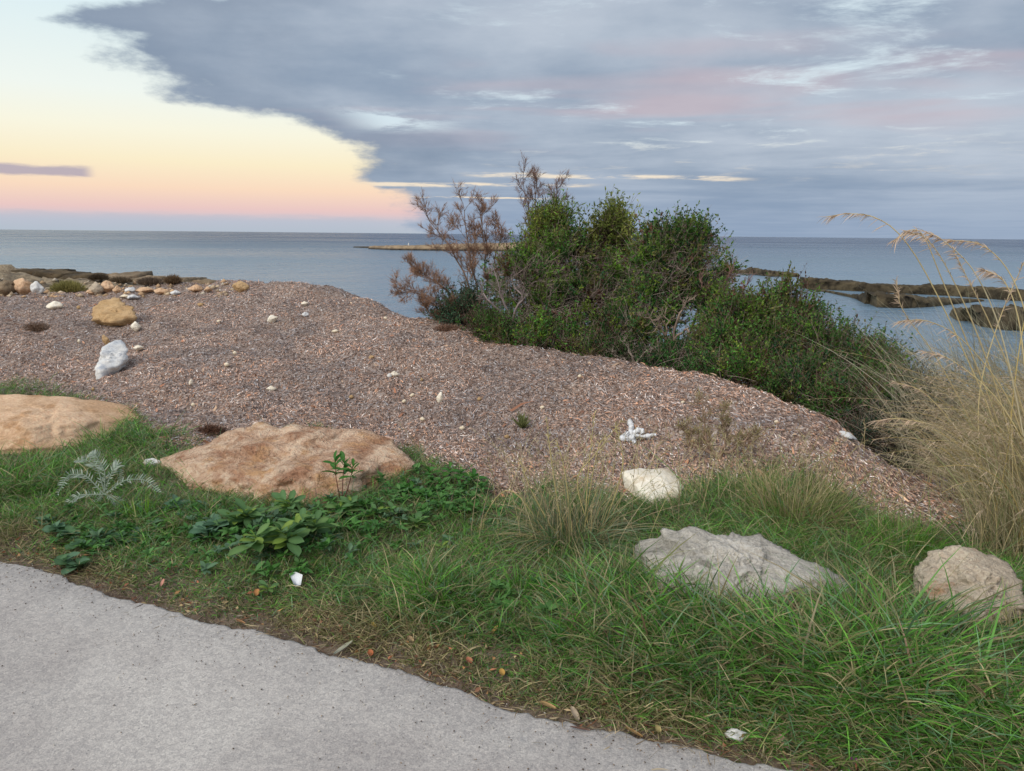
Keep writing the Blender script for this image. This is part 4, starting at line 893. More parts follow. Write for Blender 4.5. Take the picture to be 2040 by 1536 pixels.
# ------------------------------------------------------------------ shrubs
def curve_pts(a, b, n=6, sag=0.1, wob=0.05):
    """polylines a->b (N,3) with a bulge"""
    N = len(a); t = np.linspace(0, 1, n)[None, :, None]; d = b - a; L = np.linalg.norm(d, axis=1)[:, None, None]
    p = a[:, None] + d[:, None] * t + rdir(N)[:, None] * np.sin(t * math.pi) * L * wob
    p[..., 2] += (np.sin(t * math.pi) * L * sag)[..., 0]
    return p
def shrub(name, base, lobes, label, ntw, palette, leafL, leafW, mper=14, stemcol=(0.16, 0.11, 0.08), upb=0.5, twigL=(0.12, 0.3), cat='shrub', deadn=0, deadcol=(0.36, 0.28, 0.24), tipcol=None, spread=0.8, rin=0.35, shrink=0.82, drop=0.09):
    """lobes: (px, py, Y, rx_px, rz_px) or with ry in metres"""
    base = np.asarray(base, float); root = empty(name, base); tag(root, label, cat)
    Lc = np.array([P(l[0], l[1], l[2]) for l in lobes]); Lr = np.array([[l[3] * l[2] / F, (l[5] if len(l) > 5 else 0.75 * l[3] * l[2] / F), l[4] * l[2] / F] for l in lobes])
    Lr = Lr * shrink; Lc = Lc - [0, 0, drop]
    ntw = int(ntw * 0.8); leafL *= 1.15; leafW *= 1.2
    vol = Lr.prod(1) ** 0.75; w = vol / vol.sum()
    # limbs, each its own part
    for c in Lc:
        p = curve_pts((base + R.normal(size=3) * [0.08, 0.08, 0])[None], c[None] + R.normal(size=(1, 3)) * 0.05, 9, 0.06, 0.09)
        mb = MB(); tubes(mb, p, np.linspace(0.022, 0.008, 9)[None], 6, np.array([stemcol])); mb.build('limb', M_bark, root, base, True)
    nc = max(8, ntw // 13); ci = R.integers(0, nc, ntw)
    lc = R.choice(len(lobes), nc, p=w); dc = rdir(nc); dc[:, 2] += 0.15; dc = unit(dc); rc = R.uniform(rin, 1.0, (nc, 1)) ** 0.6
    csz = R.uniform(0.5, 1.4, (nc, 1)) * 0.065
    li = lc[ci]; d = dc[ci]; r_ = rc[ci]; d = unit(d)
    # lumpy surface: clumps
    lump = 1 + 0.22 * np.sin(d[:, :1] * 5 + li[:, None]) * np.cos(d[:, 2:] * 4 + d[:, 1:2] * 3 + li[:, None] * 2)
    p0 = Lc[li] + Lr[li] * d * r_ * lump + rdir(ntw) * csz[ci]; clc = R.integers(0, len(palette), nc); clb = R.uniform(0.55, 1.6, nc)
    tl = R.uniform(*twigL, ntw); td = unit(d * spread + np.array([0, 0, upb]) + rdir(ntw) * 0.8)
    K_ = 4; t = np.linspace(0, 1, K_)[None, :, None]
    bendv = rdir(ntw) * 0.25 + np.array([0, 0, 0.15])
    pts = p0[:, None] + tl[:, None, None] * (td[:, None] * t + bendv[:, None] * t * t)
    mb = MB(); tubes(mb, pts, np.linspace(0.0035, 0.0012, K_)[None], 3, np.array([stemcol]) * R.uniform(0.7, 1.5, (ntw, 1)))
    # inner twigs from lobe centre to the tips
    ns = min(ntw, 500); pi_ = R.choice(ntw, ns, replace=False)
    tubes(mb, curve_pts(Lc[li[pi_]] + R.normal(size=(ns, 3)) * 0.06, p0[pi_], 5, 0.05, 0.15), np.linspace(0.006, 0.003, 5)[None], 3, np.array([stemcol]) * R.uniform(0.6, 1.5, (ns, 1)))
    o = mb.build('twigs', M_bark, root, base); o['kind'] = 'stuff'
    # leaves
    m = mper; tt = R.uniform(0.05, 1.0, (ntw, m, 1)); tgd = unit(td[:, None] + 2 * bendv[:, None] * tt)
    lp = (p0[:, None] + tl[:, None, None] * (td[:, None] * tt + bendv[:, None] * tt * tt)).reshape(-1, 3)
    ld = unit(tgd.reshape(-1, 3) * 0.55 + rdir(ntw * m) * 0.95 + np.array([0, 0, 0.15]))
    palette = np.array(palette); pc = palette[np.where(R.uniform(0, 1, ntw) < 0.75, clc[ci], R.integers(0, len(palette), ntw))] * clb[ci][:, None]
    # patchy tone over the crown (leaf age and species mix)
    pn = fbm(p0[:, 0] * 2.2 + p0[:, 2] * 1.3, p0[:, 2] * 2.2 - p0[:, 1], 77, 3)
    pc = pc * (1 + 0.5 * np.clip(pn, -0.8, 0.8))[:, None]
    c = pc[:, None] * R.uniform(0.6, 1.4, (ntw, m, 1))
    if tipcol is not None: c = c + (np.array(tipcol) - c) * (tt ** 2 * 0.6) * (R.uniform(0, 1, (ntw, 1, 1)) < 0.45)
    mb = MB(); leaves(mb, lp, ld, R.uniform(0.6, 1.2, len(lp)) * leafL, R.uniform(0.7, 1.2, len(lp)) * leafW, c.reshape(-1, 3))
    o = mb.build('foliage', M_leaf, root, base); o['kind'] = 'stuff'
    if deadn:
        deadn = int(deadn * 1.4)
        li = R.choice(len(lobes), deadn, p=w); d = rdir(deadn); d[:, 1] = -np.abs(d[:, 1]) ; p0 = Lc[li] + Lr[li] * d * R.uniform(0.75, 1.1, (deadn, 1))
        p1 = p0 + unit(rdir(deadn) + d * 0.3) * R.uniform(0.1, 0.4, (deadn, 1))
        mb = MB(); tubes(mb, curve_pts(p0, p1, 5, 0.0, 0.1), np.linspace(0.0022, 0.0009, 5)[None], 3, np.array([deadcol]) * R.uniform(0.5, 1.4, (deadn, 1)))
        o = mb.build('dead_twigs', M_bark, root, base); o['kind'] = 'stuff'
    return root
DG = [(0.030, 0.105, 0.022), (0.040, 0.135, 0.026), (0.060, 0.17, 0.03), (0.03, 0.09, 0.035)]
MG = [(0.085, 0.22, 0.03), (0.13, 0.27, 0.03), (0.06, 0.17, 0.03), (0.19, 0.28, 0.035), (0.13, 0.06, 0.04), (0.17, 0.16, 0.05)]
OG = [(0.19, 0.24, 0.05), (0.14, 0.20, 0.05), (0.23, 0.25, 0.06)]
bA = P(1180, 735, 9.0)
shrub('leafy_shrub', P(1150, 740, 9.0), [(1050, 560, 9.0, 70, 60), (1130, 530, 9.2, 70, 70), (1170, 610, 8.8, 80, 70), (1080, 625, 8.7, 60, 50), (1240, 560, 9.2, 70, 70), (1110, 668, 8.4, 60, 34), (1200, 680, 8.2, 60, 40)],
      'wide dense green shrub with mixed dead twigs in the middle of the thicket', 4200, DG + MG, 0.038, 0.018, 15, deadn=2200, tipcol=(0.17, 0.24, 0.04))
shrub('leafy_shrub', P(1340, 760, 8.8), [(1355, 480, 9.0, 68, 42), (1330, 540, 8.8, 80, 50), (1400, 540, 8.8, 60, 50), (1290, 610, 8.6, 60, 50), (1420, 590, 8.5, 50, 40), (1250, 655, 8.2, 50, 34), (1300, 500, 9.0, 60, 40)],
      'rounded dark green shrub with a dense domed top right of the olive one', 3800, DG + DG + MG, 0.036, 0.017, 15, deadn=1800, tipcol=(0.20, 0.26, 0.04))
shrub('leafy_shrub', P(1210, 640, 9.6), [(1215, 430, 9.4, 52, 44), (1190, 480, 9.4, 50, 40), (1240, 450, 9.4, 34, 40)],
      'airy olive green shrub top with upright leafy shoots against the sky', 620, OG, 0.05, 0.016, 15, drop=0.22, upb=1.2, twigL=(0.15, 0.34), spread=0.5, rin=0.1)
shrub('leafy_shrub', P(1090, 640, 9.7), [(1095, 455, 9.6, 48, 52), (1110, 420, 9.6, 28, 30), (1060, 510, 9.4, 50, 35)],
      'narrow leaved green shrub growing through the tall bare twigs', 1100, MG + OG, 0.055, 0.012, 14, drop=0.2, upb=1.1, twigL=(0.15, 0.32), spread=0.5, deadn=300, rin=0.1)
shrub('leafy_shrub', P(1510, 800, 7.6), [(1480, 650, 7.8, 90, 60), (1560, 630, 7.8, 66, 55), (1430, 700, 7.5, 70, 50), (1560, 700, 7.4, 90, 60), (1490, 740, 7.0, 80, 40)],
      'dense dark green shrub at the right end of the thicket with upright shoots', 4600, DG + MG, 0.030, 0.015, 15, deadn=350, tipcol=(0.16, 0.26, 0.05))
shrub('leafy_shrub', P(1680, 860, 6.8), [(1650, 700, 7.2, 80, 60), (1720, 740, 6.9, 80, 55), (1600, 770, 6.6, 70, 50), (1680, 800, 6.2, 70, 48), (1770, 730, 7.0, 40, 30), (1760, 800, 6.2, 60, 50)],
      'low dark green shrub sloping down towards the dry grass', 4200, DG + DG + MG, 0.028, 0.013, 15, deadn=500, tipcol=(0.12, 0.2, 0.05))
shrub('leafy_shrub', P(1560, 650, 7.9), [(1560, 560, 7.9, 22, 30), (1590, 590, 7.9, 24, 24), (1550, 590, 7.9, 26, 24)],
      'thin yellow green shoots sticking up over the small reef', 110, OG + MG, 0.032, 0.014, 14, upb=1.5, twigL=(0.12, 0.26), spread=0.4, rin=0.1)
shrub('low_bush', P(930, 660, 8.9), [(925, 612, 9.1, 48, 26), (900, 625, 9.2, 34, 14)],
      'low bluish dark green bush at the left foot of the thicket', 700, [(0.035, 0.085, 0.05), (0.045, 0.10, 0.05)], 0.035, 0.012, 13)
shrub('low_bush', P(985, 670, 8.7), [(985, 640, 8.7, 36, 24), (1010, 655, 8.6, 28, 20)],
      'bright green low bush at the left foot of the thicket', 520, [(0.07, 0.19, 0.03), (0.08, 0.17, 0.04)], 0.035, 0.009, 13)
shrub('low_bush', P(1850, 930, 5.6), [(1790, 850, 5.9, 60, 40), (1850, 880, 5.6, 50, 40), (1840, 800, 6.2, 50, 50), (1740, 860, 5.7, 50, 30)],
      'very dark bluish undergrowth below the sloping shrub beside the dry grass', 1900, [(0.02, 0.05, 0.03), (0.03, 0.07, 0.04)], 0.03, 0.007, 12, deadn=500, deadcol=(0.22, 0.2, 0.18))
shrub('low_bush', P(1090, 720, 8.3), [(1060, 680, 8.4, 60, 20), (1010, 668, 8.6, 40, 16), (1130, 695, 8.2, 50, 16), (1180, 704, 8.0, 50, 16), (960, 652, 8.9, 40, 14)],
      'olive and brown undergrowth hugging the bank crest left of the wide green shrub', 1500, DG + MG + [(0.14, 0.10, 0.05)], 0.03, 0.012, 13, deadn=300)
shrub('low_bush', P(1330, 770, 7.6), [(1330, 715, 7.9, 120, 24), (1220, 700, 8.0, 60, 16), (1420, 735, 7.2, 50, 18)],
      'shaded undergrowth along the back of the bank crest below the thicket', 1700, DG, 0.03, 0.013, 13, deadn=600)

# sprays of bare dead twigs
def branchy(p, d, L, r, lev, out, tips, gn=4, ang=0.55, upw=0.12, wig=0.18):
    K_ = 6; pts = [np.array(p)]; dd = np.array(d)
    for k in range(K_ - 1):
        dd = dd + R.normal(size=3) * wig * 0.6 + np.array([0, 0, upw * 0.5]); dd /= np.linalg.norm(dd); pts.append(pts[-1] + dd * L / (K_ - 1))
    out.append((np.array(pts), r, lev))
    if lev == 0: tips.append((pts[-1], dd)); return
    for j in range(gn):
        i = min(K_ - 1, int(R.integers(2, K_))) if j else K_ - 1
        nd = dd + R.normal(size=3) * ang; nd /= np.linalg.norm(nd)
        branchy(pts[i], nd, L * R.uniform(0.45, 0.75), r * 0.6, lev - 1, out, tips, gn, ang, upw, wig)
def bare_shrub(base, limbs, label, colr, lev=3, fuzz=0, fuzzcol=(0.3, 0.2, 0.15), gn=4, name='bare_shrub', thin=1.0, tw=1.0, low_px=0):
    base = np.asarray(base, float); root = empty(name, base); tag(root, label, 'bare shrub')
    rest = []; tips = []
    for pix in limbs:
        q = np.array([P(a, b + low_px, y) for a, b, y in pix]); n = 10
        t = np.linspace(0, len(q) - 1, n); pts = np.stack([np.interp(t, range(len(q)), q[:, i]) for i in range(3)], 1); pts[1:-1] += R.normal(size=(n - 2, 3)) * 0.012
        mb = MB(); tubes(mb, pts[None], np.linspace(0.016, 0.004, n)[None] * thin, 6, np.array([colr])); mb.build('limb', M_bark, root, base, True)
        Ltot = np.linalg.norm(pts[-1] - pts[0])
        for k in range(3, n):
            for _ in range(2):
                d = unit(pts[k] - pts[k - 1]) + R.normal(size=3) * 0.6; d = d / np.linalg.norm(d)
                branchy(pts[k], d, Ltot * R.uniform(0.10, 0.17) * tw, 0.0042 * thin, lev - 1, rest, tips, gn)
    mb = MB(); A_ = np.array([o_[0] for o_ in rest]); rr = np.array([o_[1] for o_ in rest])[:, None] * np.linspace(1, 0.5, 6)[None]
    tubes(mb, A_, np.maximum(rr, 0.0011), 3, np.array([colr]) * R.uniform(0.6, 1.4, (len(rest), 1)))
    o = mb.build('twigs', M_bark, root, base); o['kind'] = 'stuff'
    if fuzz:
        k = R.integers(0, len(rest), fuzz); t_ = R.integers(1, 6, fuzz); p = A_[k, t_]; d = unit(A_[k, t_] - A_[k, t_ - 1] + 0.0) ; d = unit(d + rdir(fuzz) * 0.6 + np.array([0, 0, 0.2]))
        mb = MB(); c = np.array(fuzzcol) * R.uniform(0.6, 1.4, (fuzz, 1)); ribbons(mb, p, d, R.uniform(0.025, 0.08, fuzz), R.uniform(0.002, 0.0045, fuzz), rdir(fuzz) * 0.2, 2, c)
        o = mb.build('dry_needles', M_dry, root, base); o['kind'] = 'stuff'
    return root
BR = (0.20, 0.135, 0.10)
bare_shrub(P(960, 655, 9.3), [[(965, 650, 9.3), (955, 560, 9.3), (935, 480, 9.3), (925, 395, 9.3)], [(965, 650, 9.3), (930, 540, 9.2), (895, 465, 9.2), (856, 415, 9.2)], [(960, 640, 9.3), (970, 540, 9.4), (965, 470, 9.4), (960, 405, 9.4)],
                              [(960, 645, 9.3), (900, 590, 9.1), (850, 560, 9.0), (802, 548, 9.0)], [(960, 650, 9.3), (900, 560, 9.2), (860, 530, 9.2), (835, 510, 9.2)], [(965, 650, 9.3), (990, 560, 9.4), (985, 490, 9.4), (1000, 430, 9.4)],
                              [(955, 655, 9.3), (900, 620, 9.2), (870, 610, 9.1), (845, 580, 9.1)]],
           'leafless grey brown shrub with fine drooping twigs at the left end of the thicket', BR, 3, 26000, (0.36, 0.22, 0.15), gn=5, tw=0.8, low_px=26)
bare_shrub(P(1070, 600, 9.7), [[(1072, 600, 9.7), (1065, 500, 9.7), (1055, 420, 9.7), (1042, 350, 9.7)], [(1072, 600, 9.7), (1075, 480, 9.7), (1068, 400, 9.7), (1070, 345, 9.7)], [(1075, 590, 9.7), (1095, 480, 9.7), (1105, 410, 9.7), (1112, 365, 9.7)]],
           'tallest bare brown twigs rising above the green thicket', (0.17, 0.11, 0.09), 3, 5000, (0.28, 0.17, 0.13), gn=5, tw=0.6, low_px=10)
bare_shrub(P(1335, 700, 8.0), [[(1335, 700, 8.0), (1330, 660, 7.9), (1325, 625, 7.9)], [(1335, 690, 8.0), (1310, 640, 7.9), (1280, 630, 7.8)], [(1335, 690, 8.0), (1370, 650, 7.8), (1390, 700, 7.7)], [(1335, 690, 8.0), (1355, 620, 7.9), (1370, 600, 7.9)]],
           'spray of pale dead twigs fanning from a reddish stub low in the thicket', (0.30, 0.22, 0.17), 2, 0, name='dead_spray', gn=5)
bare_shrub(P(1000, 640, 8.6), [[(1020, 640, 8.6), (1000, 590, 8.5), (985, 540, 8.5)], [(1020, 640, 8.6), (1040, 590, 8.5), (1020, 560, 8.5)], [(1020, 640, 8.6), (970, 600, 8.5), (960, 580, 8.5)]],
           'mauve grey dead twig tangle between the bare shrub and the green shrub', (0.30, 0.24, 0.23), 3, 0, name='dead_spray')
bare_shrub(P(1290, 760, 7.6), [[(1265, 730, 7.7), (1255, 700, 7.7), (1240, 680, 7.7)], [(1265, 730, 7.7), (1285, 700, 7.7), (1310, 690, 7.7)], [(1265, 730, 7.7), (1230, 710, 7.7), (1215, 700, 7.7)]],
           'greyish dead twigs just above the bank crest below the big shrub', (0.30, 0.25, 0.2), 2, 0, name='dead_spray', gn=5)
bare_shrub(P(1440, 600, 8.5), [[(1440, 640, 8.4), (1440, 580, 8.3), (1455, 540, 8.3)], [(1440, 640, 8.4), (1410, 590, 8.3), (1395, 560, 8.3)], [(1440, 640, 8.4), (1475, 590, 8.4), (1490, 560, 8.4)]],
           'reddish brown bare twigs on the right flank of the domed shrub', (0.22, 0.12, 0.10), 3, 0, name='dead_spray')
# weed skeleton on the bank
wb = g1(1435, 915)
bare_shrub(wb, [[(1435, 915, wb[1]), (1445, 870, wb[1]), (1440, 820, wb[1])], [(1435, 915, wb[1]), (1410, 880, wb[1]), (1400, 810, wb[1])], [(1435, 915, wb[1]), (1480, 880, wb[1]), (1500, 870, wb[1])], [(1435, 915, wb[1]), (1380, 890, wb[1]), (1365, 850, wb[1])]],
           'low tangled dry weed with curling pinkish brown twigs on the right of the bank', (0.33, 0.23, 0.16), 3, 1200, (0.30, 0.26, 0.12), name='dry_weed', thin=0.8, gn=6)

# rubble of the far shore and grit on the path
def grit(name, pts, size, cols, mat, label, cat, squash=0.6):
    n = len(pts); v0, f0 = ICO[2]; bm_ = v0[:42] if len(v0) > 42 else v0
    d = np.array([[1, 0, 0], [0.3, 0.9, 0], [-0.8, 0.6, 0], [-0.8, -0.6, 0], [0.3, -0.9, 0], [0, 0, 1], [0, 0, -1]]); f = []
    for k in range(5): f += [[k, (k + 1) % 5, 5], [(k + 1) % 5, k, 6]]
    a = R.uniform(0, 6.28, n); ca, sa = np.cos(a)[:, None], np.sin(a)[:, None]; q = d[None] * R.uniform(0.6, 1.3, (n, 7, 1)) * np.array([1, 0.75, squash]) * size[:, None, None]
    q = np.stack([q[..., 0] * ca - q[..., 1] * sa, q[..., 0] * sa + q[..., 1] * ca, q[..., 2]], -1) + pts[:, None]
    mb = MB(); mb.add(q.reshape(-1, 3), None, ((np.arange(n) * 7)[:, None, None] + np.array(f)[None]).reshape(-1, 3), np.repeat(np.array(cols)[R.integers(0, len(cols), n)] * R.uniform(0.7, 1.2, (n, 1)), 7, 0))
    tag(mb.build(name, mat), label, cat, kind='stuff')
n = 150; sx = R.uniform(-60, 470, n); sy = 592 - R.uniform(0, 1, n) ** 1.3 * 34; sp_ = gat(sx, sy); 
grit('shore_rubble', sp_, R.uniform(0.02, 0.09, n), [lin((214, 192, 162)), lin((190, 168, 142)), lin((222, 210, 192)), lin((172, 146, 116)), lin((206, 172, 136))], M_dry, 'pale tan rubble strewn between the rocks of the far left shore', 'rubble')
n = 1500; x = R.uniform(-3, 1.8, n); y = Yp(x) - np.abs(R.exponential(0.25, n)) + 0.02
grit('path_grit', np.stack([x, y, np.full(n, 0.024)], 1), R.uniform(0.0012, 0.0045, n), [lin((120, 112, 104)), lin((196, 190, 180)), lin((92, 76, 62)), lin((150, 130, 110))], M_dry, 'loose grit and crumbs scattered on the path near its grassy edge', 'grit')

# little shore bushes, left
def tinybush(px, py, w, h, c0, label, n=2500):
    b = g1(px, py + h / 2); s = b[1] / F; mb = MB()
    d = rdir(n); d[:, 2] = np.abs(d[:, 2]); p = b + d * R.uniform(0.3, 0.9, (n, 1)) * np.array([w * s / 2, w * s / 3, h * s * 0.8])
    cc = np.array(c0) * R.uniform(0.5, 1.5, (n, 1)); ribbons(mb, p, unit(d + np.array([0, 0, 0.8]) + rdir(n) * 0.3), R.uniform(0.04, 0.12, n), 0.012, rdir(n) * 0.2, 2, cc)
    tag(mb.build('shore_bush', M_leaf, origin=b), label, 'bush')
tinybush(136, 570, 72, 24, (0.30, 0.27, 0.10), 'rounded olive brown bush among the pale rocks of the far shore')
tinybush(197, 556, 40, 10, (0.12, 0.09, 0.06), 'low brown scrub behind the olive shore bush')
tinybush(345, 560, 26, 12, (0.22, 0.15, 0.09), 'tiny rusty brown bush standing out against the sea')
tinybush(240, 560, 50, 10, (0.2, 0.15, 0.10), 'flat brown scrub right of the olive shore bush')
tinybush(300, 563, 50, 9, (0.2, 0.15, 0.11), 'flat brown scrub left of the tiny rusty bush')
tinybush(1040, 848, 10, 12, (0.2, 0.22, 0.09), 'tiny green sprout alone on the bank', 120)

# ------------------------------------------------------------------ broad leaved weeds
def obov_mesh(name, L, W, col, teeth=0.0, cup=0.15):
    n = 7; v = []; q = []; ts = np.linspace(0, 1, n)
    for t in ts:
        w = W * 0.5 * (0.12 + 0.88 * math.sin(math.pi * min(1, t ** 1.5 * 0.93 + 0.03)) ** 0.8) * (1 + teeth * (1 if int(t * 12) % 2 else -1)) if 0 < t < 1 else W * 0.06
        z = -0.25 * L * t * t; 
        v += [(-w, t * L, z + cup * w), (0, t * L, z - 0.002), (w, t * L, z + cup * w)]
    for k in range(n - 1):
        b = k * 3; q += [(b, b + 1, b + 4, b + 3), (b + 1, b + 2, b + 5, b + 4)]
    me = bpy.data.meshes.new(name); me.from_pydata(v, [], q); me.update()
    a = me.color_attributes.new('Col', 'FLOAT_COLOR', 'POINT'); 
    for i, d in enumerate(a.data): 
        k = 1.25 if i % 3 == 1 else 1.0; d.color = (*[c * k for c in col], 1)
    for p_ in me.polygons: p_.use_smooth = True
    me.materials.append(M_leaf); return me
LM = {'fresh': [obov_mesh('leaf', 0.085, 0.034, (0.10, 0.20, 0.075)), obov_mesh('leaf', 0.07, 0.030, (0.14, 0.25, 0.08)), obov_mesh('leaf', 0.05, 0.022, (0.20, 0.30, 0.06))],
      'grey': [obov_mesh('leaf', 0.075, 0.036, (0.12, 0.22, 0.14)), obov_mesh('leaf', 0.06, 0.032, (0.10, 0.20, 0.12))],
      'dark': [obov_mesh('leaf', 0.07, 0.036, (0.05, 0.16, 0.03), 0.18), obov_mesh('leaf', 0.06, 0.034, (0.07, 0.20, 0.035), 0.18)],
      'round': [obov_mesh('leaf', 0.042, 0.042, (0.11, 0.21, 0.12)), obov_mesh('leaf', 0.036, 0.038, (0.09, 0.18, 0.08))]}
def weed(px, py, kind, nl, size, label, stem=0.0, tilt=0.6, heads=1, spread=0.06, cat='weed', name='broadleaf_weed', red=False):
    b = g1(px, py) if not isinstance(px, np.ndarray) else px
    root = empty(name, b); tag(root, label, cat)
    for h in range(heads):
        off_ = np.array([R.normal() * spread, R.normal() * spread * 0.6, 0]) if heads > 1 else np.zeros(3)
        hgt = stem * R.uniform(0.7, 1.3)
        if hgt > 0.02:
            mb = MB(); p = curve_pts((b + off_ * 0.3)[None], (b + off_ + [0, 0, hgt])[None], 5, 0, 0.05)
            tubes(mb, p, np.linspace(0.003, 0.002, 5)[None], 5, np.array([(0.2, 0.07, 0.06) if red else (0.12, 0.22, 0.07)])); mb.build('stem', M_leaf, root, b)
        for k in range(nl):
            me = LM[kind][int(R.integers(len(LM[kind])))]
            o = bpy.data.objects.new('leaf', me); COL.objects.link(o); o.parent = root
            f_ = k / nl; s = size * 1.25 * R.uniform(0.75, 1.2) * (1 - 0.35 * f_)
            o.location = [float(v_) for v_ in off_ + [0, 0, hgt * (0.55 + 0.45 * f_) + 0.012]]
            o.rotation_euler = (tilt * (0.25 + 1.1 * f_) + R.normal() * 0.15, R.normal() * 0.3, k * 2.4 + R.normal() * 0.3); o.scale = (s, s, s)
    return root
weed(540, 1115, 'fresh', 16, 1.5, 'tall bluish green leafy weed, lowest of the group in front of the reddish boulder', 0.10, heads=3, spread=0.06)
weed(500, 1060, 'fresh', 13, 1.3, 'leafy weed left of centre in front of the reddish boulder', 0.08, heads=3)
weed(595, 1090, 'fresh', 14, 1.4, 'light green leafy weed right of the tall bluish one', 0.09, heads=3)
weed(450, 1070, 'grey', 10, 1.2, 'greyish leafy weed at the left of the weed group', 0.05, heads=3, spread=0.07)
weed(600, 1040, 'fresh', 10, 1.2, 'leafy weed under the front edge of the reddish boulder', 0.08, heads=3, spread=0.08)
weed(690, 1040, 'fresh', 10, 1.1, 'green leafy weed at the right front corner of the reddish boulder', 0.07, heads=3, spread=0.07)
weed(535, 1192, 'fresh', 10, 0.75, 'small leafy weed beside the scrap of paper', 0.04, heads=1)
weed(400, 1030, 'grey', 9, 1.2, 'dull grey green weed under the left end of the reddish boulder', 0.04, heads=3, spread=0.08)
weed(P(680, 990, 4.2), 0, 'dark', 9, 1.1, 'dark green three headed weed standing in front of the reddish boulder', 0.17, heads=3, spread=0.055, tilt=0.9, red=True)
weed(780, 1040, 'fresh', 10, 1.1, 'pale green rosette right of the reddish boulder', 0.04, heads=2)
weed(840, 1000, 'dark', 10, 1.1, 'dark green toothed weed below the tip of the reddish boulder', 0.05, heads=4, spread=0.10)
weed(900, 960, 'dark', 10, 1.0, 'dark green weed nearest the bank', 0.07, heads=4, spread=0.10, red=True)
weed(930, 1030, 'dark', 9, 1.0, 'dark green weed left of the fountain grass', 0.03, heads=4, spread=0.10)
weed(830, 1060, 'fresh', 12, 1.0, 'upright pale rosette among the dark weeds', 0.03, heads=1)
weed(880, 1100, 'fresh', 8, 0.9, 'small pale green weed above the bright grass tuft', 0.02, heads=1)
weed(1150, 1215, 'fresh', 9, 0.9, 'small fresh green weed under the fountain grass', 0.02, heads=1)
weed(120, 1060, 'round', 10, 1.2, 'round leaved weed left of the silvery thistle tip', 0.03, heads=4, spread=0.08)
weed(215, 1095, 'round', 9, 1.2, 'patch of dark round leaves below the silvery thistle', 0.02, heads=5, spread=0.09)
weed(150, 1140, 'round', 9, 1.4, 'round leaved weed at the path edge on the left', 0.03, heads=2, spread=0.04)
weed(270, 1075, 'grey', 8, 1.0, 'grey green weed right of the thistle', 0.02, heads=3, spread=0.07)
weed(940, 1120, 'fresh', 3, 1.1, 'single clover like sprig right of the bright grass tuft', 0.02, heads=1)

def groundcover(n=520):
    ctr = [(560, 1080, 0.42, 0.20, 3), (880, 990, 0.40, 0.22, 3), (200, 1075, 0.30, 0.16, 1), (690, 1040, 0.35, 0.16, 2), (420, 1040, 0.3, 0.12, 1), (1180, 1200, 0.3, 0.15, 1)]
    wts = np.array([c_[4] for c_ in ctr], float); k = R.choice(len(ctr), n, p=wts / wts.sum()); q = np.array([z0(c_[0], c_[1], 0.05) for c_ in ctr])
    x = q[k, 0] + R.normal(size=n) * np.array([c_[2] for c_ in ctr])[k] * 0.6; y = q[k, 1] + R.normal(size=n) * np.array([c_[3] for c_ in ctr])[k]
    ok = outside_rocks(x, y, 0.85) & (y < Yg(x)) & (y > Yp(x) + 0.2); x, y, k = x[ok], y[ok], k[ok]; n = len(x); m = 9
    c = np.array([(0.08, 0.22, 0.045), (0.11, 0.25, 0.07), (0.06, 0.17, 0.04), (0.11, 0.2, 0.11)])[R.integers(0, 4, n)]
    az = R.uniform(0, 6.28, (n, m)); el = R.uniform(0.15, 1.1, (n, m)); d = np.stack([np.cos(az) * np.cos(el), np.sin(az) * np.cos(el), np.sin(el)], -1).reshape(-1, 3)
    p = np.repeat(np.stack([x, y, H(x, y) + R.uniform(0.02, 0.07, n)], 1), m, 0) + rdir(n * m) * 0.006
    L = (R.uniform(0.035, 0.075, (n, 1)) * R.uniform(0.6, 1.1, (n, m))).ravel()
    mb = MB(); ribbons(mb, p, d, L, L * 0.45, np.tile([0, 0, -0.35], (n * m, 1)), 5, np.repeat(c, m, 0) * R.uniform(0.75, 1.25, (n * m, 1)), None, unit(np.cross(d, np.tile([0, 0, 1.0], (n * m, 1)) + rdir(n * m) * 0.3)), 0.2)
    tag(mb.build('leafy_ground_cover', M_leaf), 'low leafy green weeds filling the verge in front of the reddish boulder', 'ground cover', kind='stuff')
groundcover()
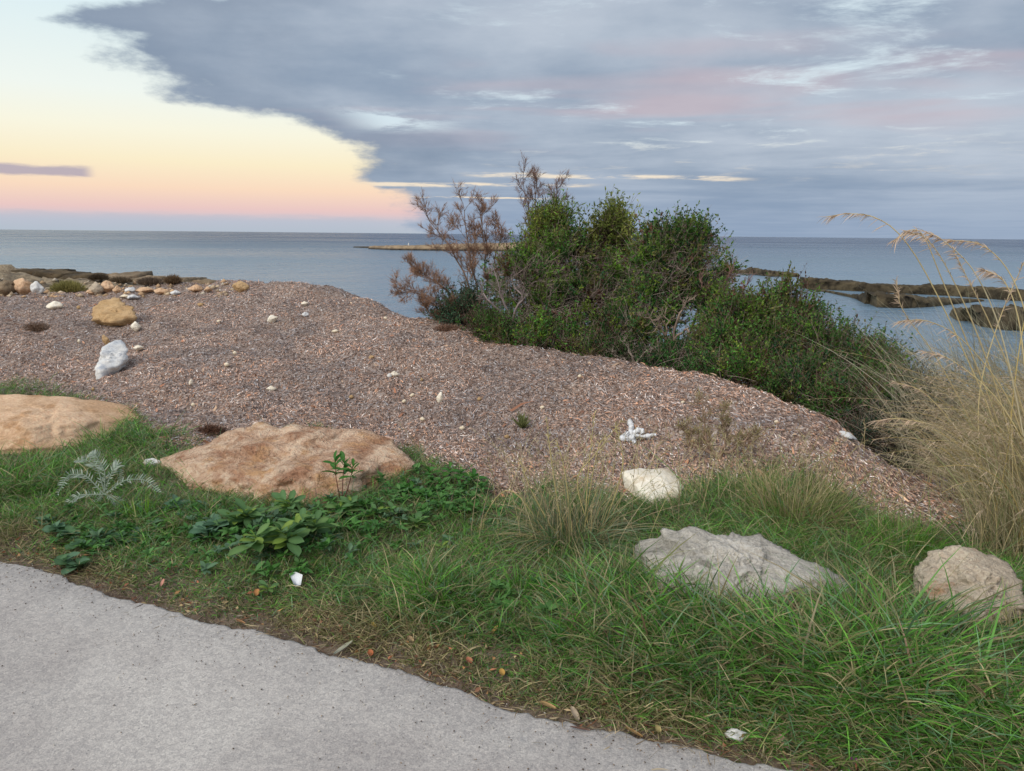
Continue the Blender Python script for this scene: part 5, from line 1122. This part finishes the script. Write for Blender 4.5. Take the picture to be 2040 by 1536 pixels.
# silvery thistle
tb = g1(205, 1010) + np.array([0, 0, 0.10]); tr_ = empty('thistle', g1(205, 1010)); tag(tr_, 'silvery grey green thistle with arching spiny leaves near the left path edge', 'thistle')
tb0 = np.array(tr_.location)
for pix in ([(208, 985), (170, 945), (135, 945), (115, 985)], [(208, 985), (250, 955), (290, 955), (318, 980)], [(205, 985), (185, 1010), (172, 1035), (168, 1062)], [(208, 980), (195, 930), (170, 915), (150, 918)],
            [(208, 980), (225, 935), (235, 925), (240, 960)], [(210, 985), (235, 1000), (255, 1020), (262, 1050)], [(206, 985), (160, 985), (140, 1000), (125, 1020)], [(208, 980), (210, 940), (190, 905), (178, 905)]):
    k = len(pix); y0 = tb0[1]; q = np.array([P(a, b, y0 - 0.10 * i / k * (1 if b > 960 else -0.5)) for i, (a, b) in enumerate(pix)])
    t = np.linspace(0, k - 1, 26); c_ = np.stack([np.interp(t, range(k), q[:, i]) for i in range(3)], 1)
    for _ in range(4): c_[1:-1] = (c_[:-2] + c_[1:-1] * 2 + c_[2:]) / 4
    mb = MB(); tubes(mb, c_[None], np.linspace(0.004, 0.0015, 26)[None], 5, np.array([(0.34, 0.42, 0.33)]))
    tg = unit(np.gradient(c_, axis=0)); sd_ = unit(np.cross(tg, np.array([0, -0.6, 0.8]))); i = np.repeat(np.arange(1, 26), 2); sg = np.tile([1, -1], 25)[:, None]
    L_ = 0.042 * np.sin(np.linspace(0.35, 2.9, 25)).repeat(2)
    ribbons(mb, c_[i], unit(sd_[i] * sg + tg[i] * 0.35 + np.array([0, 0, 0.25])), L_, 0.009, tg[i] * 0.2 + rdir(len(i)) * 0.1, 3, np.tile((0.30, 0.39, 0.31), (len(i), 1)) * R.uniform(0.8, 1.2, (len(i), 1)), np.tile((0.5, 0.56, 0.5), (len(i), 1)))
    mb.build('leaf', M_leaf, tr_, tb0)

# ------------------------------------------------------------------ litter things
def ragmat():
    m, t, b, o = newmat('white_plastic'); t.put(b.inputs['Base Color'], t.mix(t.noise(pos(t), 30, 4), lin((206, 212, 216)), lin((240, 240, 240))))
    b.inputs['Roughness'].default_value = 0.45; t.put(b.inputs['Normal'], t.bump(t.noise(pos(t), 90, 4, 0.7), 0.6, 0.01)); return m
M_rag = ragmat()
rb = g1(1262, 882)
mb = MB(); Yr = rb[1]
for pix, w0 in (([(1258, 872), (1248, 880), (1240, 888), (1232, 890)], 0.026), ([(1260, 870), (1262, 880), (1266, 886)], 0.020), ([(1256, 866), (1258, 850), (1254, 835)], 0.020), ([(1262, 866), (1280, 870), (1294, 868), (1307, 866)], 0.015),
                ([(1258, 868), (1268, 858), (1278, 856), (1280, 864)], 0.018), ([(1244, 862), (1252, 868), (1262, 874)], 0.028), ([(1258, 874), (1252, 884), (1250, 892)], 0.016)):
    q = np.array([P(a, b, Yr - 0.02 + 0.0015 * (882 - b)) for a, b in pix]); q[:, 2] = np.maximum(q[:, 2], H(q[:, 0], q[:, 1]) + 0.012)
    n = 14; t = np.linspace(0, len(q) - 1, n); c_ = np.stack([np.interp(t, range(len(q)), q[:, i]) for i in range(3)], 1)
    tubes(mb, c_[None], (w0 * (0.62 + 0.35 * np.sin(np.linspace(0.3, 3, n))) * R.uniform(0.55, 1.3, n))[None], 9, np.array([(0.8, 0.8, 0.8)]))
vv = np.concatenate(mb.v); vv = vv + rdir(len(vv)) * 0.005; mb.v = [vv]; mb.c = [np.ones_like(vv)]
tag(mb.build('plastic_scrap', M_rag, origin=rb, smooth=True), 'crumpled white plastic scrap with splayed ends lying on the brown bank', 'litter')

def sheet(name, px, py, pts, mat_, label, cat, zoff=0.03, roll=0.0, tilt=0.3, group=None, col=(0.8, 0.8, 0.8), thick=0.0012):
    b = g1(px, py); 
    if b[1] < Yp(b[0]): b[2] = 0.024
    n = len(pts); ca, sa = math.cos(roll), math.sin(roll)
    v = [(x * ca - y * sa, x * sa + y * ca, 0.15 * abs(x) + tilt * y + 0.0) for x, y in pts]
    v = np.array([(0, 0, 0.004)] + v); v = v + b + [0, 0, zoff]; v2 = v + [0, 0, thick]
    t = [[0, 1 + k, 1 + (k + 1) % n] for k in range(n)]; t2 = [[n + 1, n + 2 + (k + 1) % n, n + 2 + k] for k in range(n)]
    qd = [[1 + k, 1 + (k + 1) % n, n + 2 + (k + 1) % n, n + 2 + k] for k in range(n)]
    mb = MB(); mb.add(np.vstack([v, v2]), qd, t + t2, np.array([col]))
    return tag(mb.build(name, mat_, origin=b), label, cat, group)
sheet('paper_scrap', 590, 1178, [(-0.028, 0.02), (0.0, 0.03), (0.03, 0.012), (0.024, -0.028), (0.0, -0.03), (-0.012, -0.01)], M_rag, 'white scrap of paper caught in the weeds beside the small leafy weed', 'paper', 0.05, 0.2, 0.7)
def leafpts(L, W): 
    return [(math.sin(a) * W / 2 * (1 if abs(math.cos(a)) < 0.9 else 0.8), math.cos(a) * L / 2) for a in np.linspace(0, 2 * math.pi, 10, endpoint=False)]
M_dl = leafmat('fallen_leaf', 0.15, 0.6, 0.3)
fl = [(684, 1307, 0.085, 0.022, -0.9, (0.36, 0.36, 0.28), 'long grey green fallen leaf on the path edge'), (1092, 1428, 0.06, 0.022, 1.4, (0.50, 0.32, 0.14), 'tan fallen leaf lying flat where the grass meets the path'),
      (1145, 1440, 0.055, 0.022, 0.4, (0.45, 0.36, 0.26), 'pale curled fallen leaf just right of the tan one'), (1262, 1484, 0.06, 0.016, 1.2, (0.40, 0.24, 0.10), 'narrow orange brown fallen leaf on the path below the grass'),
      (1155, 1485, 0.07, 0.009, 1.3, (0.20, 0.11, 0.08), 'thin dark brown stick like leaf on the path'), (1603, 1435, 0.055, 0.026, -0.2, (0.46, 0.17, 0.12), 'reddish pink fallen leaf standing in the grass at lower right'),
      (738, 1312, 0.03, 0.024, 0.4, (0.46, 0.15, 0.06), 'small red orange leaf near the path edge'), (935, 1330, 0.03, 0.024, 0.7, (0.48, 0.18, 0.10), 'small brick red leaf half way along the path edge'),
      (745, 1258, 0.03, 0.018, 1.0, (0.60, 0.42, 0.05), 'bright yellow leaf scrap in the short grass'), (512, 1195, 0.04, 0.026, 0.2, (0.48, 0.22, 0.08), 'orange leaf under the small leafy weed'),
      (324, 1170, 0.045, 0.014, 0.1, (0.62, 0.30, 0.22), 'pinkish upright leaf sliver in the short grass at left'), (985, 1268, 0.05, 0.016, -0.5, (0.42, 0.24, 0.08), 'brown curled leaf in the grass below the bright tuft'),
      (818, 1283, 0.035, 0.022, 0.8, (0.46, 0.32, 0.18), 'tan leaf in the short grass above the path edge'), (1000, 1352, 0.03, 0.022, 0.3, (0.48, 0.28, 0.07), 'amber leaf close to the path edge in the middle'),
      (480, 1255, 0.045, 0.014, 1.4, (0.42, 0.22, 0.10), 'brown leaf sliver lying at the path edge left of centre'), (1560, 1490, 0.05, 0.026, 0.3, (0.42, 0.27, 0.22), 'dull brown leaf in the litter right of the flat grey stone'),
      (1480, 1400, 0.03, 0.016, 0.4, (0.40, 0.22, 0.10), 'small brown leaf above the flat grey stone'), (1700, 1533, 0.03, 0.026, 0.4, (0.36, 0.10, 0.32), 'small purple petal at the bottom edge'),
      (873, 1248, 0.05, 0.016, 1.2, (0.44, 0.25, 0.12), 'brown leaf lying under the bright grass tuft'), (1310, 1478, 0.03, 0.02, 0.2, (0.45, 0.36, 0.16), 'tiny yellowish leaf on the litter line at the path edge')]
for px, py, L, W, rl, c, lb in fl:
    onp = g1(px, py); on = onp[1] < Yp(onp[0])
    sheet('fallen_leaf' if 'petal' not in lb else 'fallen_petal', px, py, leafpts(L, W), M_dl, lb, 'leaf', 0.004 if on else 0.022, rl, 0.02 if on else 0.35, 'fallen leaves along the path edge', c, 0.0008)
n = 420; xx = R.uniform(-3.2, 1.6, n); yy = Yp(xx) + np.abs(R.normal(0, 0.22, n)) - 0.02
mb = MB(); az = R.uniform(0, 6.28, n); d = unit(np.stack([np.cos(az), np.sin(az), R.uniform(0, 0.5, n)], 1)); zz = H(xx, yy) + R.uniform(0.012, 0.03, n)
cc = np.array([(0.44, 0.24, 0.10), (0.36, 0.15, 0.08), (0.48, 0.36, 0.20), (0.25, 0.12, 0.07)])[R.integers(0, 4, n)] * R.uniform(0.6, 1.2, (n, 1))
leaves(mb, np.stack([xx, yy, zz], 1), d, R.uniform(0.012, 0.035, n), R.uniform(0.006, 0.016, n), cc)
tag(mb.build('leaf_crumbs', M_dl), 'tiny brown and orange leaf crumbs in the short grass by the path', 'leaf litter', kind='stuff')
# grey green sprig at the bottom left corner of the path
tuft('grass_sprig', 5, 1525, 40, 0.07, 0.005, [(0.10, 0.14, 0.10), (0.14, 0.18, 0.13)], 'grey green sprig lying on the path in the bottom left corner', spread=0.02, lean=2.0, droop=0.1, cat='grass', leanx=0.4, minlean=1.2)

print('TRIS', sum(len(o.data.loops) - 2 * len(o.data.polygons) for o in COL.objects if o.type == 'MESH'))
